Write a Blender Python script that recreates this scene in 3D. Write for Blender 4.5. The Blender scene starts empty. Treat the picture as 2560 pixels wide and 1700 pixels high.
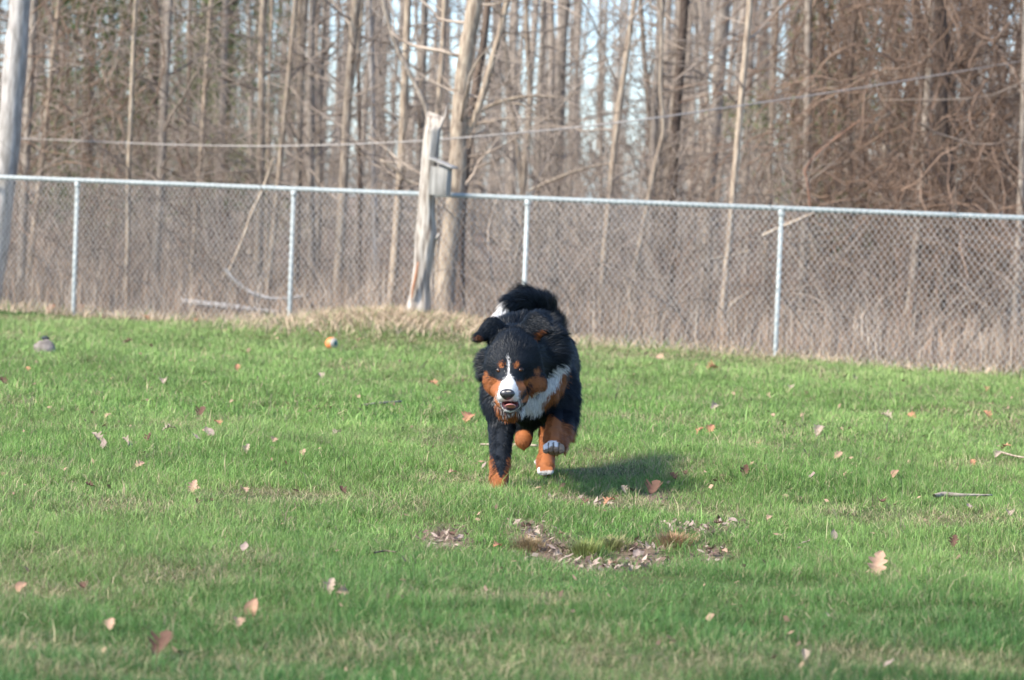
import bpy, math, random
import numpy as np
from mathutils import Vector, Matrix, noise as mnoise

R = math.radians
rng = np.random.default_rng(11)
random.seed(5)
sc = bpy.context.scene
col = sc.collection

# ------------------------------------------------------------------ camera
F = 7680.0                      # focal length in pixels of the 2560 wide photograph
CAM_Z, PITCH, ROLL = 1.2, 2.71, 2.25
cd = bpy.data.cameras.new('camera')
cd.sensor_width = 36.0
cd.lens = 36.0 * F / 2560.0
cd.clip_start, cd.clip_end = 0.1, 1500
cd.dof.use_dof = True
cd.dof.focus_distance = 12.35
cd.dof.aperture_fstop = 4.4
cam = bpy.data.objects.new('camera', cd)
col.objects.link(cam)
Mc = (Matrix.Translation((0, 0, CAM_Z)) @ Matrix.Rotation(R(90 - PITCH), 4, 'X') @ Matrix.Rotation(R(ROLL), 4, 'Z'))
cam.matrix_world = Mc
sc.camera = cam
MR = np.array(Mc.to_3x3())

# ------------------------------------------------------------------ light
SUN_EL, SUN_AZ = 43.0, 237.0    # azimuth clockwise from +Y: the sun stands behind the camera's left shoulder
sv = Vector((math.sin(R(SUN_AZ)) * math.cos(R(SUN_EL)), math.cos(R(SUN_AZ)) * math.cos(R(SUN_EL)), math.sin(R(SUN_EL))))
w = bpy.data.worlds.new('World'); sc.world = w; w.use_nodes = True
nt = w.node_tree; nt.nodes.clear()
sky = nt.nodes.new('ShaderNodeTexSky'); sky.sky_type = 'NISHITA'; sky.sun_disc = False
sky.sun_elevation = R(SUN_EL); sky.sun_rotation = R(SUN_AZ)
sky.air_density = .8; sky.dust_density = 1.0; sky.ozone_density = 4.5
bg = nt.nodes.new('ShaderNodeBackground'); bg.inputs[1].default_value = 0.148
wo = nt.nodes.new('ShaderNodeOutputWorld')
nt.links.new(sky.outputs[0], bg.inputs[0]); nt.links.new(bg.outputs[0], wo.inputs[0])
sd = bpy.data.lights.new('sun', 'SUN'); sd.energy = 3.3; sd.angle = R(8); sd.color = (1.0, 0.93, 0.83)
so = bpy.data.objects.new('sun', sd); col.objects.link(so)
so.rotation_euler = sv.to_track_quat('Z', 'Y').to_euler()
sc.view_settings.view_transform = 'Standard'; sc.view_settings.look = 'None'
sc.view_settings.exposure = 1.38; sc.view_settings.gamma = 1.0
sc.cycles.max_bounces = 6; sc.cycles.diffuse_bounces = 3; sc.cycles.transparent_max_bounces = 6
sc.cycles.use_denoising = True

# ------------------------------------------------------------------ helpers
def pt(px, py, Y):
    """a pixel of the photograph and a distance into the scene -> a point"""
    d = MR @ np.array([(px - 1280) / F, -(py - 850) / F, -1.0])
    t = Y / d[1]
    return np.array([d[0] * t, Y, CAM_Z + d[2] * t])

def terrain(x, y):
    """height of the ground, metres"""
    x = np.asarray(x, float); y = np.asarray(y, float)
    z = 0.018 * np.sin(x * 1.3 + 0.6) * np.sin(y * 0.9) + 0.012 * np.sin(x * 2.9 + y * 1.7)
    z = z * np.clip((y - 3) / 4, 0, 1)
    mx, my = -0.86, 25.0                       # the mound the snag stands on
    z = z + 0.15 * np.exp(-(((x - mx) / 1.1) ** 2 + ((y - my) / 0.9) ** 2))
    bx, by = 0.55, 10.35                       # the shallow bare hollow in the lawn
    z = z - 0.035 * np.exp(-(((x - bx) / 0.7) ** 2 + ((y - by) / 0.35) ** 2))
    return z

def gpt(px, py):
    Y = 12.0
    for _ in range(12):
        d = MR @ np.array([(px - 1280) / F, -(py - 850) / F, -1.0])
        z = float(terrain(d[0] * Y / d[1], Y))
        Y = (z - CAM_Z) / d[2] * d[1]
    p = pt(px, py, Y)
    return p

_h = rng.random((64, 64, 16))
def vnoise(x, y, s, seed=0):
    x = np.asarray(x) / s + 31.7 * seed; y = np.asarray(y) / s + 17.3 * seed
    xi, yi = np.floor(x).astype(int), np.floor(y).astype(int)
    fx, fy = x - xi, y - yi
    fx = fx * fx * (3 - 2 * fx); fy = fy * fy * (3 - 2 * fy)
    k = seed % 16
    g = lambda a, b: _h[a % 64, b % 64, k]
    return (g(xi, yi) * (1 - fx) + g(xi + 1, yi) * fx) * (1 - fy) + (g(xi, yi + 1) * (1 - fx) + g(xi + 1, yi + 1) * fx) * fy
def fbm(x, y, s, seed=0):
    return (vnoise(x, y, s, seed) + .5 * vnoise(x, y, s / 2.1, seed + 1) + .25 * vnoise(x, y, s / 4.3, seed + 2)) / 1.75

def np_mesh(name, V, faces, mat, parent=None, cols=None, smooth=False):
    """V (n,3); faces: list of (k, index array (m,k))"""
    me = bpy.data.meshes.new(name)
    V = np.asarray(V, np.float32)
    me.vertices.add(len(V)); me.vertices.foreach_set('co', V.ravel())
    tot = sum(f.size for _, f in faces); npoly = sum(len(f) for _, f in faces)
    me.loops.add(tot); me.polygons.add(npoly)
    me.loops.foreach_set('vertex_index', np.concatenate([f.ravel() for _, f in faces]).astype(np.int32))
    counts = np.concatenate([np.full(len(f), k) for k, f in faces])
    starts = np.concatenate([[0], np.cumsum(counts)[:-1]]).astype(np.int32)
    me.polygons.foreach_set('loop_start', starts)
    me.update(calc_edges=True)
    if cols is not None:
        a = me.color_attributes.new('Col', 'FLOAT_COLOR', 'POINT')
        c = np.ones((len(V), 4), np.float32); c[:, :3] = cols
        a.data.foreach_set('color', c.ravel())
    if smooth:
        me.polygons.foreach_set('use_smooth', np.ones(npoly, bool))
    if mat: me.materials.append(mat)
    o = bpy.data.objects.new(name, me); col.objects.link(o)
    if parent: o.parent = parent
    return o

def tag(o, label=None, cat=None, group=None, kind=None):
    if label: o['label'] = label
    if cat: o['category'] = cat
    if group: o['group'] = group
    if kind: o['kind'] = kind
    return o

def empty(name, loc=(0, 0, 0)):
    o = bpy.data.objects.new(name, None); col.objects.link(o); o.location = loc
    o.empty_display_size = .1
    return o

def tubes(lines, sides=5):
    """lines: list of (points (n,3), radii (n)) -> V, quads (+caps)"""
    Vs, Fs, off, caps = [], [], 0, []
    ang = np.arange(sides) * 2 * math.pi / sides
    ca, sa = np.cos(ang), np.sin(ang)
    for P, r in lines:
        P = np.asarray(P, float); r = np.asarray(r, float) * np.ones(len(P))
        n = len(P)
        T = np.gradient(P, axis=0); T /= np.linalg.norm(T, axis=1, keepdims=True) + 1e-9
        up = np.array([0, 0, 1.]) if abs(T[:, 2].mean()) < .8 else np.array([1., 0, 0])
        A = np.cross(T, up); A /= np.linalg.norm(A, axis=1, keepdims=True) + 1e-9
        B = np.cross(T, A)
        ring = P[:, None, :] + r[:, None, None] * (ca[None, :, None] * A[:, None, :] + sa[None, :, None] * B[:, None, :])
        Vs.append(ring.reshape(-1, 3))
        i = np.arange(n - 1)[:, None] * sides; j = np.arange(sides)[None, :]; j2 = (j + 1) % sides
        Fs.append(np.stack([i + j, i + j2, i + sides + j2, i + sides + j], -1).reshape(-1, 4) + off)
        caps.append(off + (n - 1) * sides + np.arange(sides))
        off += n * sides
    return np.concatenate(Vs), [(4, np.concatenate(Fs)), (sides, np.array(caps))]

def nmat(name, c1, c2, scale=8, rough=.85, stretch=(1, 1, 1), bump=.0, c3=None, spec=.3, metallic=0, detail=6, objrand=0.0, coords='Object'):
    m = bpy.data.materials.new(name); m.use_nodes = True
    n = m.node_tree.nodes; l = m.node_tree.links
    p = n['Principled BSDF']; p.inputs['Roughness'].default_value = rough
    p.inputs['Specular IOR Level'].default_value = spec; p.inputs['Metallic'].default_value = metallic
    tc = n.new('ShaderNodeTexCoord'); mp = n.new('ShaderNodeMapping'); mp.inputs['Scale'].default_value = stretch
    l.new(tc.outputs[coords], mp.inputs['Vector'])
    ns = n.new('ShaderNodeTexNoise'); ns.inputs['Scale'].default_value = scale; ns.inputs['Detail'].default_value = detail
    l.new(mp.outputs[0], ns.inputs['Vector'])
    cr = n.new('ShaderNodeValToRGB'); l.new(ns.outputs[0], cr.inputs[0])
    cr.color_ramp.elements[0].position = .32; cr.color_ramp.elements[1].position = .68
    cr.color_ramp.elements[0].color = (*c1, 1); cr.color_ramp.elements[1].color = (*c2, 1)
    if c3:
        e = cr.color_ramp.elements.new(.5); e.color = (*c3, 1)
    out = cr.outputs[0]
    if objrand:
        oi = n.new('ShaderNodeObjectInfo'); hs = n.new('ShaderNodeHueSaturation')
        mr = n.new('ShaderNodeMapRange'); mr.inputs[3].default_value = 1 - objrand; mr.inputs[4].default_value = 1 + objrand
        l.new(oi.outputs['Random'], mr.inputs[0]); l.new(mr.outputs[0], hs.inputs['Value']); l.new(out, hs.inputs['Color'])
        out = hs.outputs[0]
    l.new(out, p.inputs['Base Color'])
    if bump:
        b = n.new('ShaderNodeBump'); b.inputs['Strength'].default_value = bump; b.inputs['Distance'].default_value = .02
        l.new(ns.outputs[0], b.inputs['Height']); l.new(b.outputs[0], p.inputs['Normal'])
    return m

def attr_mat(name, rough=.6, transl=0.0, spec=.3, sheen=0.0):
    m = bpy.data.materials.new(name); m.use_nodes = True
    n = m.node_tree.nodes; l = m.node_tree.links
    p = n['Principled BSDF']; p.inputs['Roughness'].default_value = rough; p.inputs['Specular IOR Level'].default_value = spec
    if sheen: p.inputs['Sheen Weight'].default_value = sheen
    a = n.new('ShaderNodeAttribute'); a.attribute_name = 'Col'
    l.new(a.outputs['Color'], p.inputs['Base Color'])
    if transl:
        t = n.new('ShaderNodeBsdfTranslucent'); l.new(a.outputs['Color'], t.inputs[0])
        mx = n.new('ShaderNodeMixShader'); mx.inputs[0].default_value = transl
        l.new(p.outputs[0], mx.inputs[1]); l.new(t.outputs[0], mx.inputs[2])
        l.new(mx.outputs[0], n['Material Output'].inputs[0])
    return m

# ------------------------------------------------------------------ materials
M = {}
M['bark_tan'] = nmat('bark_tan', (.19, .14, .10), (.46, .375, .275), 34, .9, (1, 1, .25), .5, objrand=.12)
M['bark_grey'] = nmat('bark_grey', (.15, .122, .095), (.37, .315, .255), 34, .9, (1, 1, .3), .5, objrand=.2)
M['bark_dark'] = nmat('bark_dark', (.06, .042, .032), (.19, .14, .105), 34, .9, (1, 1, .3), .5, objrand=.2)
M['bark_pale'] = nmat('bark_pale', (.22, .20, .175), (.48, .44, .40), 26, .85, (1, 1, .22), .5)
M['twig'] = nmat('twig', (.185, .145, .112), (.43, .35, .275), 3, .9, objrand=.22)
M['twig_red'] = nmat('twig_red', (.105, .066, .044), (.31, .21, .145), 1.6, .9)
M['snag_wood'] = nmat('snag_wood', (.13, .098, .075), (.48, .44, .385), 30, .85, (1.2, 1.2, .16), .6, c3=(.35, .31, .26))
M['grey_wood'] = nmat('grey_wood', (.19, .18, .16), (.40, .38, .345), 16, .85, (1, 1, .2), .3)
M['steel'] = nmat('galvanised_steel', (.28, .32, .31), (.43, .46, .44), 30, .5, bump=.03, spec=.4, metallic=0)
M['wire'] = nmat('fence_wire', (.40, .39, .37), (.54, .53, .50), 4, .5, spec=.5, metallic=.2)
M['rope'] = nmat('rope', (.30, .27, .24), (.42, .38, .34), 30, .8)
M['grass'] = attr_mat('grass_blades', .55, .32, .35)
M['dry'] = attr_mat('dry_stems', .8, .15, .2)
M['litter'] = attr_mat('leaf_litter', .85, .1, .2)
M['needles'] = attr_mat('needles', .7, .2, .2)

# ------------------------------------------------------------------ fence line, taken from three post feet
P1, P2, P4 = gpt(183, 789), gpt(727, 824), gpt(1938, 896)
fd = (P4 - P1); fd[2] = 0
FU = fd / np.linalg.norm(fd)                   # along the fence, to the right
FN = np.array([-FU[1], FU[0], 0])              # away from the camera
span = np.linalg.norm(fd) / 3
def fence_y(x): return P1[1] + (x - P1[0]) * FU[1] / FU[0]

# ------------------------------------------------------------------ ground (one sheet)
def build_ground():
    xs = np.unique(np.concatenate([np.linspace(-300, -14, 12), np.linspace(-12, 12, 121), np.linspace(14, 300, 12), np.linspace(-.92, 1.9, 71)]).round(4))
    ys = np.unique(np.concatenate([np.linspace(-60, 3, 8), np.linspace(4, 32, 141), np.linspace(36, 500, 14), np.linspace(9.52, 12.9, 60)]).round(4))
    X, Y = np.meshgrid(xs, ys)
    Z = terrain(X, Y)
    V = np.stack([X, Y, Z], -1).reshape(-1, 3)
    nx, ny = len(xs), len(ys)
    i = np.arange(ny - 1)[:, None] * nx + np.arange(nx - 1)[None, :]
    Fq = np.stack([i, i + 1, i + 1 + nx, i + nx], -1).reshape(-1, 4)
    m = bpy.data.materials.new('ground'); m.use_nodes = True
    n = m.node_tree.nodes; l = m.node_tree.links
    p = n['Principled BSDF']; p.inputs['Roughness'].default_value = .95; p.inputs['Specular IOR Level'].default_value = .1
    tc = n.new('ShaderNodeTexCoord')
    n1 = n.new('ShaderNodeTexNoise'); n1.inputs['Scale'].default_value = 1.1; n1.inputs['Detail'].default_value = 8
    n2 = n.new('ShaderNodeTexNoise'); n2.inputs['Scale'].default_value = 38; n2.inputs['Detail'].default_value = 5
    for q in (n1, n2): l.new(tc.outputs['Object'], q.inputs['Vector'])
    lawn = n.new('ShaderNodeValToRGB'); l.new(n1.outputs[0], lawn.inputs[0])
    e = lawn.color_ramp.elements
    e[0].position = .35; e[0].color = (.035, .075, .018, 1); e[1].position = .7; e[1].color = (.12, .115, .055, 1)
    fine = n.new('ShaderNodeValToRGB'); l.new(n2.outputs[0], fine.inputs[0])
    fine.color_ramp.elements[0].color = (.6, .6, .6, 1); fine.color_ramp.elements[1].color = (1.3, 1.25, 1.1, 1)
    mul = n.new('ShaderNodeMixRGB'); mul.blend_type = 'MULTIPLY'; mul.inputs[0].default_value = 1
    l.new(lawn.outputs[0], mul.inputs[1]); l.new(fine.outputs[0], mul.inputs[2])
    wood = n.new('ShaderNodeValToRGB'); l.new(n2.outputs[0], wood.inputs[0])
    wood.color_ramp.elements[0].position = .3; wood.color_ramp.elements[1].position = .7
    wood.color_ramp.elements[0].color = (.08, .055, .038, 1); wood.color_ramp.elements[1].color = (.27, .20, .145, 1)
    # which side of the fence: distance to the fence line, wobbled by noise
    dot = n.new('ShaderNodeVectorMath'); dot.operation = 'DOT_PRODUCT'
    l.new(tc.outputs['Object'], dot.inputs[0]); dot.inputs[1].default_value = tuple(FN)
    c = float(np.dot(P1, FN))
    a1 = n.new('ShaderNodeMath'); a1.operation = 'MULTIPLY_ADD'; a1.inputs[1].default_value = .9; a1.inputs[2].default_value = -.45 - c
    l.new(n1.outputs[0], a1.inputs[0])
    a2 = n.new('ShaderNodeMath'); l.new(dot.outputs['Value'], a2.inputs[0]); l.new(a1.outputs[0], a2.inputs[1])
    mr = n.new('ShaderNodeMapRange'); mr.inputs[1].default_value = -.15; mr.inputs[2].default_value = .25
    l.new(a2.outputs[0], mr.inputs[0])
    mx = n.new('ShaderNodeMixRGB'); l.new(mr.outputs[0], mx.inputs[0]); l.new(mul.outputs[0], mx.inputs[1]); l.new(wood.outputs[0], mx.inputs[2])
    at = n.new('ShaderNodeAttribute'); at.attribute_name = 'Col'
    soil = n.new('ShaderNodeValToRGB'); l.new(n2.outputs[0], soil.inputs[0])
    soil.color_ramp.elements[0].color = (.06, .040, .028, 1); soil.color_ramp.elements[1].color = (.25, .18, .13, 1)
    ms = n.new('ShaderNodeMixRGB'); l.new(at.outputs['Fac'], ms.inputs[0]); l.new(mx.outputs[0], ms.inputs[1]); l.new(soil.outputs[0], ms.inputs[2])
    l.new(ms.outputs[0], p.inputs['Base Color'])
    b = n.new('ShaderNodeBump'); b.inputs['Strength'].default_value = .6; b.inputs['Distance'].default_value = .02
    l.new(n2.outputs[0], b.inputs['Height']); l.new(b.outputs[0], p.inputs['Normal'])
    bf = np.clip(patch_field(V[:, 0], V[:, 1], BARE) * 1.6, 0, 1)
    tag(np_mesh('ground', V, [(4, Fq)], m, cols=np.repeat(bf[:, None], 3, 1), smooth=True), kind='structure')

# ------------------------------------------------------------------ grass
# bare / dry places given as (photo pixel, radius across, radius along, strength)
BARE = [(a, b, c * 1.1, d * 1.9, e) for a, b, c, d, e in [(1110, 1350, .085, .16, 1), (1330, 1338, .07, .2, .9), (1375, 1385, .1, .16, 1), (1440, 1412, .13, .10, 1),
        (1520, 1424, .15, .09, 1), (1610, 1412, .13, .10, 1), (1600, 1385, .08, .1, .9), (1300, 1316, .06, .12, .7),
        (1780, 1392, .06, .12, .9), (1735, 1325, .13, .13, .7), (1820, 1315, .08, .1, .7), (1530, 1270, .1, .14, .5),
        (1635, 1245, .08, .14, .8), (1420, 1245, .1, .12, .5)]]
DRY = [(450, 1445, .16, .2), (120, 1487, .25, .16), (980, 1620, .3, .16), (1750, 1660, .32, .15), (2150, 1640, .3, .2), (250, 1690, .25, .1),
       (600, 1400, .15, .2), (1560, 1262, .35, .3), (1140, 1205, .2, .3), (1480, 1180, .4, .3), (300, 1270, .2, .25), (2400, 1300, .3, .3),
       (1230, 1500, .25, .12), (700, 1250, .3, .25), (2150, 1290, .2, .3), (1250, 860, 1.2, .8), (1640, 895, 1.0, .6), (930, 830, .9, .5), (150, 800, 1.4, .5),
       (700, 1660, .35, .15), (60, 1620, .3, .15), (1720, 1280, .25, .2)]
def patch_field(x, y, L):
    f = np.zeros_like(x)
    for q in L:
        c = gpt(q[0], q[1]); st = q[4] if len(q) > 4 else 1
        f = np.maximum(f, st * np.exp(-(((x - c[0]) / q[2]) ** 2 + ((y - c[1]) / q[3]) ** 2) ** 1.0))
    return f

build_ground()

def blades(name, x, y, h, wd, lean, colr, mat, z0=None):
    n = len(x)
    z = terrain(x, y) - .006 if z0 is None else z0
    a = rng.random(n) * 2 * math.pi                # facing of the blade
    b = rng.random(n) * 2 * math.pi + 0            # lean direction
    base = np.stack([x, y, z], -1)
    side = np.stack([np.cos(a), np.sin(a), np.zeros(n)], -1) * (wd / 2)[:, None]
    ld = np.stack([np.cos(b), np.sin(b), np.zeros(n)], -1) * (lean * h)[:, None]
    up = np.array([0, 0, 1.])
    hz = (h * np.sqrt(np.clip(1 - (lean * .8) ** 2, .15, 1)))[:, None]
    m1 = base + ld * .25 + up * hz * .5
    m2 = base + ld * 1.0 + up * hz * np.clip(1 - lean * .25, .6, 1)[:, None]
    V = np.stack([base - side, base + side, m1 - side * .85, m1 + side * .85, m2], 1).reshape(-1, 3)
    i = np.arange(n)[:, None] * 5
    q = i + np.array([[0, 1, 3, 2]]); t = i + np.array([[2, 3, 4]])
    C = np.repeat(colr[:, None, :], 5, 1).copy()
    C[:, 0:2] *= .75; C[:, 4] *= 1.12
    return np_mesh(name, V, [(4, q), (3, t)], mat, cols=C.reshape(-1, 3))

def build_grass():
    X, Y, H, W_ = [], [], [], []
    for y0, y1, dens, hh, ww in ((6.2, 10.5, 24000, .046, .0015), (10.5, 15.5, 14000, .046, .0021), (15.5, 20.5, 6800, .048, .0036), (20.5, 26.3, 4200, .05, .0050)):
        hw = lambda yy: yy / 5.2 + .8
        area = (y1 - y0) * 2 * hw(y1)
        n = int(area * dens)
        y = rng.uniform(y0, y1, n); x = rng.uniform(-1, 1, n) * hw(y1)
        k = np.abs(x) < hw(y); x, y = x[k], y[k]
        X.append(x); Y.append(y); H.append(np.full(len(x), hh)); W_.append(np.full(len(x), ww))
    x, y, h, wd = map(np.concatenate, (X, Y, H, W_))
    k = y < fence_y(x) + .25
    bare = patch_field(x, y, BARE)
    n1 = fbm(x, y, .55, 1); n2 = fbm(x, y, .13, 4); n3 = fbm(x, y, 2.2, 7)
    dry = np.clip(patch_field(x, y, DRY) * .75 + np.clip((n1 - .60) * 3.0, 0, .6) + np.clip((n2 - .66) * 2, 0, .4), 0, .95)
    k &= rng.random(len(x)) > bare * 1.15 + dry * .35
    k &= rng.random(len(x)) > np.clip((.38 - n2) * 2.5, 0, .6)
    x, y, h, wd, bare, dry, n1, n2, n3 = (q[k] for q in (x, y, h, wd, bare, dry, n1, n2, n3))
    n = len(x)
    c0 = gpt(1480, 1450); front = np.exp(-(((x - c0[0]) / .75) ** 2 + ((y - c0[1] + .1) / .45) ** 2) ** 1.5)
    h = h * (1 - .45 * front) * np.clip(.05 + 1.7 * n2 + .35 * n1, .3, 2) * rng.uniform(.55, 1.3, n) * (1 - .45 * dry) * (1 - .4 * bare)
    tall = rng.random(n) < .012; h[tall] *= 1.9
    wd = wd * rng.uniform(.6, 1.35, n)
    lean = np.clip(rng.normal(.62, .30, n) + dry * .25, 0.02, 1.15)
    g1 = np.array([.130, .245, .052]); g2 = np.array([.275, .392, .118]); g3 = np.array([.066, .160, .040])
    t = np.clip(n3 * 1.5 - .3 + rng.normal(0, .22, n), 0, 1)[:, None]
    c = g1 * (1 - t) + g2 * t
    near_shade = np.clip((11.3 - y + 3.0 * (fbm(x, y, 1.3, 11) - .5) ) / 3.4, 0, 1)[:, None] * np.clip(1.45 - n1, 0, 1)[:, None]
    c = c * (1 - near_shade) + g3 * near_shade  # shade of the near lawn put into the blade colour as deeper green
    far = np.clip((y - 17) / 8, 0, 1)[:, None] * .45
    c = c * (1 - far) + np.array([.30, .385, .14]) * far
    straw = np.array([.42, .37, .20]); straw2 = np.array([.32, .25, .15])
    isd = rng.random(n) < .085 + dry * .6
    mixs = rng.random(n)[:, None]
    c[isd] = (straw * mixs + straw2 * (1 - mixs))[isd]
    wd[tall] *= 1.7
    n4 = fbm(x, y, .3, 13)
    c *= (rng.uniform(.6, 1.4, n) * (.74 + .62 * n4))[:, None]
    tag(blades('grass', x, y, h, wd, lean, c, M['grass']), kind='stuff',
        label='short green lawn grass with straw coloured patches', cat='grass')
    # dead matted straw lying between the blades
    n = 75000
    y = 6.6 + (fence_y(0) - 6.6) * rng.random(n) ** .9; x = rng.uniform(-1, 1, n) * (y / 5.7 + .5)
    d = np.clip(patch_field(x, y, DRY) + patch_field(x, y, BARE) * .8 + np.clip((fbm(x, y, .5, 1) - .5) * 3, 0, .8) + .07, 0, 1)
    k = (rng.random(n) < d) & (y < fence_y(x)); x, y = x[k], y[k]; n = len(x)
    c = np.array([.40, .33, .21]) * rng.uniform(.5, 1.2, n)[:, None]
    tag(blades('dead_grass', x, y, rng.uniform(.025, .07, n), rng.uniform(.0010, .0024, n), rng.uniform(.9, 1.2, n), c, M['dry'],
               z0=terrain(x, y) + rng.uniform(.0, .022, n)), kind='stuff', label='matted dead straw lying in the lawn', cat='dead grass')
build_grass()

def build_dry_mound_and_brush():
    # straw on the mound below the snag and along the fence foot
    xs, ys = [], []
    n = 15000
    x = rng.normal(-.80, .62, n); y = rng.normal(25.0, .38, n)
    xs.append(x); ys.append(y)
    n = 22000
    x = rng.uniform(-8.5, 8.5, n); y = fence_y(x) + rng.normal(.12, .28, n)
    k = rng.random(n) < .25 + .75 * fbm(x, y, .7, 9); xs.append(x[k]); ys.append(y[k])
    x, y = np.concatenate(xs), np.concatenate(ys); n = len(x)
    c = np.array([.62, .48, .33]) * rng.uniform(.55, 1.2, n)[:, None]
    k = rng.random(n) < .12; c[k] = np.array([.16, .27, .08])
    tag(blades('dry_grass', x, y, rng.uniform(.05, .17, n), rng.uniform(.004, .009, n), rng.uniform(.4, 1.1, n), c, M['dry']),
        kind='stuff', label='tufts of straw grass along the foot of the fence', cat='dry grass')
    # dead weeds beyond the fence
    n = 33000
    d = rng.random(n) ** 1.5 * 13 + .12
    u = rng.uniform(-11, 11, n) * (1 + d / 25)
    x = FU[0] * u + FN[0] * d + 0; y = fence_y(FU[0] * u) + FN[1] * d
    n1 = fbm(x, y, 1.1, 3)
    k = rng.random(n) < np.clip((n1 - .22) * 3, .12, 1); x, y, d, n1 = x[k], y[k], d[k], n1[k]; n = len(x)
    h = (.10 + .72 * n1 ** 1.8) * rng.uniform(.45, 1.35, n) * (1 + .03 * d)
    lean = np.clip(np.abs(rng.normal(.18, .28, n)), .02, 1.0)
    base = np.array([.50, .385, .275]); red = np.array([.33, .225, .155]); gry = np.array([.50, .42, .33])
    s = rng.random(n)[:, None]; t = (rng.random(n)[:, None] < .3)
    c = np.where(t, gry, base * s + red * (1 - s)) * rng.uniform(.55, 1.2, n)[:, None]
    tag(blades('dead_weeds', x, y, h, rng.uniform(.004, .011, n), lean, c, M['dry']),
        kind='stuff', label='waist high dead weeds growing beyond the fence', cat='weeds')
build_dry_mound_and_brush()

# ------------------------------------------------------------------ chain link fence
def build_fence():
    f = empty('chain_link_fence', tuple(P1))
    inv = -P1
    tag(f, 'galvanised chain link fence with top rail running across the back of the lawn', 'fence')
    posts = [P1 + FU * span * k for k in range(-3, 7)]
    gz = [float(terrain(p[0], p[1])) for p in posts]
    top = 1.175
    for p in posts:
        V, Fc = tubes([(np.array([[p[0], p[1], -.1], [p[0], p[1], top - .03]]) + inv, [.0185, .0185])], 14)
        V2, F2 = tubes([(np.array([[p[0], p[1], top - .055], [p[0], p[1], top - .012]]) + inv, [.026, .026])], 14)
        o = np_mesh('fence_post', np.concatenate([V, V2]), [(k, np.concatenate([a, b + len(V)])) for (k, a), (_, b) in zip(Fc, F2)], M['steel'], f)
        for pl in o.data.polygons: pl.use_smooth = len(pl.vertices) == 4
    a, b = posts[0], posts[-1]
    o = np_mesh('top_rail', *tubes([(np.array([[a[0], a[1], top], [b[0], b[1], top]]) + inv, [.0205] * 2)], 14), M['steel'], f, smooth=True)
    # woven wires: each one a vertical zigzag, neighbours hooked together
    L = span * 9; dw, dh = .026, .066
    lines = []
    n = int(L / dw)
    rows = int(1.19 / (dh / 2))
    for i in range(n):
        u0 = i * dw
        pts = []
        for r_ in range(rows + 1):
            u = u0 + (dw if (r_ + i) % 2 else 0) + .0012 * math.sin(i * .7)
            z = .0 + r_ * dh / 2
            sag = .012 * math.sin(u * 1.9) * math.sin(z * 2.6) + .004 * math.sin(u * 7)
            off = -.024 + sag + (.002 if r_ % 2 else -.002)
            q = posts[0] + FU * u + FN * off
            gzq = float(terrain(q[0], q[1])) if r_ < 8 else 0
            pts.append([q[0], q[1], max(z + .01 * math.sin(u * 1.1), gzq - .02)])
        lines.append((np.array(pts) + inv, .0018))
    np_mesh('wire_mesh', *tubes(lines, 4), M['wire'], f)
    # tie bands
build_fence()

# ------------------------------------------------------------------ branching
def wander(p, d, L, n, jit, droop=0.0, up=0.0):
    P = [np.array(p, float)]; d = np.array(d, float)
    for _ in range(n):
        d = d + rng.normal(0, jit, 3) + np.array([0, 0, up - droop])
        d /= np.linalg.norm(d); P.append(P[-1] + d * L / n)
    return np.array(P)

def branches_from(P, r, n, zmin, zmax, L0, depth=2, jit=.16, up=.05, sub=4, droop=0):
    """twigs growing off the polyline P"""
    out = []
    for _ in range(n):
        t = rng.random() * (len(P) - 1); i = int(t); fr = t - i
        if i >= len(P) - 1: continue
        q = P[i] * (1 - fr) + P[i + 1] * fr
        if not (zmin < q[2] < zmax): continue
        a = rng.random() * 2 * math.pi; el = rng.uniform(-.15, .9)
        d = np.array([math.cos(a) * math.cos(el), math.sin(a) * math.cos(el), math.sin(el)])
        rr = max(.0028, min(.6 * (r[i] if hasattr(r, '__len__') else r), .03) * rng.uniform(.25, .8))
        L = L0 * rng.uniform(.4, 1.2)
        B = wander(q, d, L, 7, jit, droop, up)
        rad = np.linspace(rr, rr * .25, 8)
        out.append((B, rad))
        if depth > 1:
            out += branches_from(B, rad, sub, -9, 99, L * .5, depth - 1, jit * 1.2, up, max(2, sub - 1), droop)
    return out

def tree_mesh(trunk, twigs, mats, loc, names=('bare_tree', 'trunk', 'crown'), sides=10):
    o = empty(names[0], tuple(loc)); l = np.array(loc)
    np_mesh(names[1], *tubes([(P - l, r) for P, r in trunk], sides), mats[0], o, smooth=True)
    if twigs:
        np_mesh(names[2], *tubes([(P - l, r) for P, r in twigs], 3), mats[1], o)
    return o

def px_line(L, Y):
    """list of (px, py, width px) at distance Y -> polyline and radii"""
    P = np.array([pt(a, b, Y + (c[0] if c else 0)) for a, b, w_, *c in L]); r = np.array([q[2] / 2 * Y / F for q in L])
    return P, r
def smooth_line(P, r, k=4):
    n = len(P); t = np.linspace(0, n - 1, (n - 1) * k + 1)
    Q = np.stack([np.interp(t, np.arange(n), P[:, j]) for j in range(3)], -1)
    for _ in range(2): Q[1:-1] = (Q[:-2] + 2 * Q[1:-1] + Q[2:]) / 4
    rr = np.interp(t, np.arange(n), r)
    return Q, rr

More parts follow.
